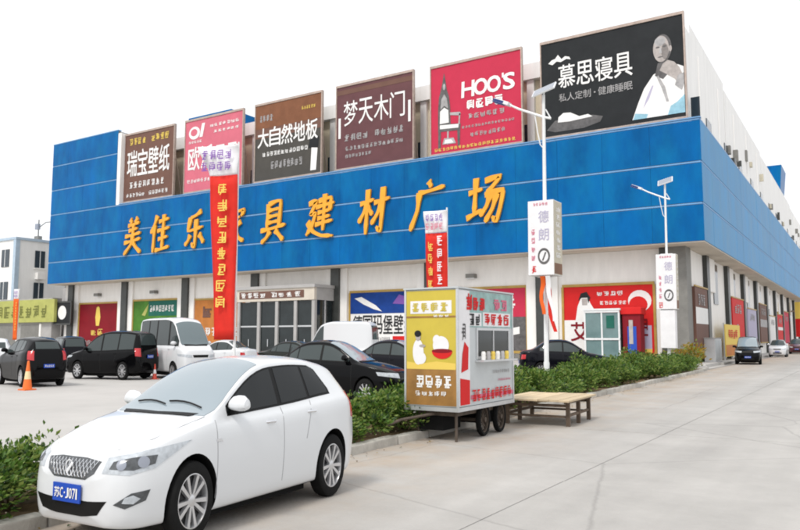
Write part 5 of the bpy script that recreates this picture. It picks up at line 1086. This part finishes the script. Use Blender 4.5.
# ================================================================== CONES
def cone(x, y, s, label, m1, m2):
    t = thing('traffic_cone', label, 'cone', (x, y, LZ), 0, 'cones on the forecourt')
    bx('base', t, -.17 * s, .17 * s, -.17 * s, .17 * s, 0, .04 * s, m1, bevel=.01)
    MB().lathe([(.125 * s, .04 * s), (.09 * s, .30 * s)], m1, n=20, axis='z').lathe([(.088 * s, .302 * s), (.062 * s, .52 * s)], m2, n=20, axis='z').lathe([(.06 * s, .522 * s), (.028 * s, .80 * s), (.0, .81 * s)], m1, n=20, axis='z').build('cone_body', t, smooth=True)
cone(-21.4, 12.9, 1.08, 'orange traffic cone behind the black hatchback at the left edge', 'cone_orange', 'cone_white')
cone(-23.0, 18.9, .72, 'pinkish red cone at the rear of the black MPV', 'cone_red', 'cloth_white')

# ================================================================== SHRUBS
def shrub_mesh(seed, w, h, n, mats, ls):
    rr = random.Random(seed); mb = MB(); lobes = [(rr.uniform(-.5, .5) * w, rr.uniform(-.4, .4) * w, rr.uniform(.35, .78) * h, rr.uniform(.24, .40) * w, rr.uniform(.2, .36) * h) for _ in range(13)]
    for _ in range(n):
        lx, ly, lz, lr, lh = rr.choice(lobes); a = rr.uniform(0, 2 * math.pi); cz = rr.uniform(-1, 1); r = rr.uniform(.45, 1.0) ** .5; s_ = math.sqrt(1 - cz * cz)
        if rr.random() < .10: r *= rr.uniform(1.1, 1.6)
        p = Vector((lx + lr * s_ * math.cos(a) * r, ly + lr * s_ * math.sin(a) * r, lz + lh * cz * r))
        if p.z < .03: p.z = rr.uniform(.03, .2)
        d = Vector((math.cos(a) * s_, math.sin(a) * s_, cz * .7 + .45)) + Vector((rr.uniform(-.7, .7), rr.uniform(-.7, .7), rr.uniform(-.5, .7))); d.normalize()
        q = d.cross(Vector((rr.uniform(-1, 1), rr.uniform(-1, 1), rr.uniform(-1, 1)))); q = q.normalized() if q.length > .01 else Vector((1, 0, 0)); nn = d.cross(q)
        L_ = ls * rr.uniform(.7, 1.5); W_ = L_ * .24
        u = rr.random(); top_ = (p.z / h); m = mats[0] if u < .50 else (mats[1] if u < .82 else mats[2])
        mb.add([p, p + d * L_ * .5 + q * W_ + nn * .008, p + d * L_, p + d * L_ * .5 - q * W_ + nn * .008], [(0, 1, 2, 3)], m)
    return mb
def stems(seed, w, h):
    rr = random.Random(seed); mb = MB()
    for k in range(6):
        a = rr.uniform(0, 6.28); mb.tube([(rr.uniform(-.05, .05), rr.uniform(-.05, .05), 0), (.2 * w * math.cos(a), .2 * w * math.sin(a), h * .4), (.42 * w * math.cos(a), .42 * w * math.sin(a), h * .75)], [.018, .012, .005], 'stem', n=5)
    return mb
SV = []
def shrub(x, y, s, v, label, group, rz, gold=False, sz=None):
    t = thing('shrub', label, 'shrub', (x, y, .07), rz, group); t.scale = (s, s, sz or s)
    if v >= len(SV):
        mm = ('leaf_green', 'leaf_light', 'leaf_dark'); SV.append((shrub_mesh(100 + v, 1.0, 1.0, 2300, mm, .085).build('foliage', t, fix=False).data, stems(v, 1, 1).build('stem', t).data)); return t
    link(SV[v][0], 'foliage', t); link(SV[v][1], 'stem', t); return t
ORD = ['first', 'second', 'third', 'fourth', 'fifth', 'sixth', 'seventh', 'eighth', 'ninth', 'tenth', 'eleventh', 'twelfth', 'thirteenth', 'fourteenth', 'fifteenth', 'sixteenth', 'seventeenth', 'eighteenth', 'nineteenth', 'twentieth', 'twenty-first', 'twenty-second', 'twenty-third', 'twenty-fourth', 'twenty-fifth', 'twenty-sixth', 'twenty-seventh', 'twenty-eighth', 'twenty-ninth', 'thirtieth', 'thirty-first', 'thirty-second', 'thirty-third', 'thirty-fourth', 'thirty-fifth', 'thirty-sixth', 'thirty-seventh', 'thirty-eighth', 'thirty-ninth', 'fortieth']
k = 0
def row(ys, fmt, group, smin, smax, hz_):
    global k
    cnt = [0, 0]
    for i, y in enumerate(ys):
        for side in (0, 1):
            if random.random() < .16: continue
            v = k if k < 5 else k % 5; k += 1
            x = kx(y) - (.55 if side == 0 else 1.12) + random.uniform(-.14, .14); yy = y + (.35 if side else 0) + random.uniform(-.18, .18)
            und = 1 + .20 * math.sin(y * 1.9 + side) + .12 * math.sin(y * .83 + 2); s = random.uniform(smin, smax) * (1 if side == 0 else 1.05)
            shrub(x, yy, s, v, fmt % (ORD[cnt[side]], 'front' if side == 0 else 'back'), group, random.uniform(0, 6.28), sz=random.uniform(*hz_) * und); cnt[side] += 1
row([2.2 + .62 * i for i in range(8)], 'leafy shrub in the hedge beside the white hatchback, %s from left, %s line', 'shrubs of the hedge beside the white car', .72, .85, (.52, .64))
row([8.6 + .6 * i for i in range(5)], 'bushy shrub left of the food trailer, %s towards it, %s line', 'shrubs left of the food trailer', .70, .90, (.50, .78))
row([13.2 + .95 * i for i in range(29)], 'green shrub in the long hedge past the trailer, %s along, %s line', 'shrubs of the long roadside hedge', .80, 1.15, (.55, .92))
# a golden-leaved shrub at the far end
t = thing('golden_shrub', 'small golden yellow shrub at the far end of the hedge near the corner', 'shrub', (-8.5, 42.6, .1)); t.scale = (1.5, 1.5, 1.3)
shrub_mesh(300, 1, 1, 900, ('leaf_gold', 'leaf_light', 'leaf_gold'), .11).build('foliage', t, fix=False); stems(9, 1, 1).build('stem', t)
# fallen leaves and weeds along the kerb
mb = MB(); rr = random.Random(11)
for _ in range(700):
    y = rr.uniform(2, 40); x = kx(y) + rr.choice([rr.uniform(.1, .5), rr.uniform(-.4, -.12)]); z = .008 if x > kx(y) else .14; a = rr.uniform(0, 6.28); s_ = rr.uniform(.015, .05)
    mb.add([(x, y, z), (x + s_ * math.cos(a), y + s_ * math.sin(a), z + .01), (x + s_ * math.cos(a + 1), y + s_ * math.sin(a + 1), z + .012)], [(0, 1, 2)], rr.choice(['leaf_gold', 'stem', 'leaf_dark', 'mud']))
o = mb.build('leaf_litter', fix=False); tag(o, 'scattered dead leaves and litter along the kerb', 'leaf litter', kind='stuff')
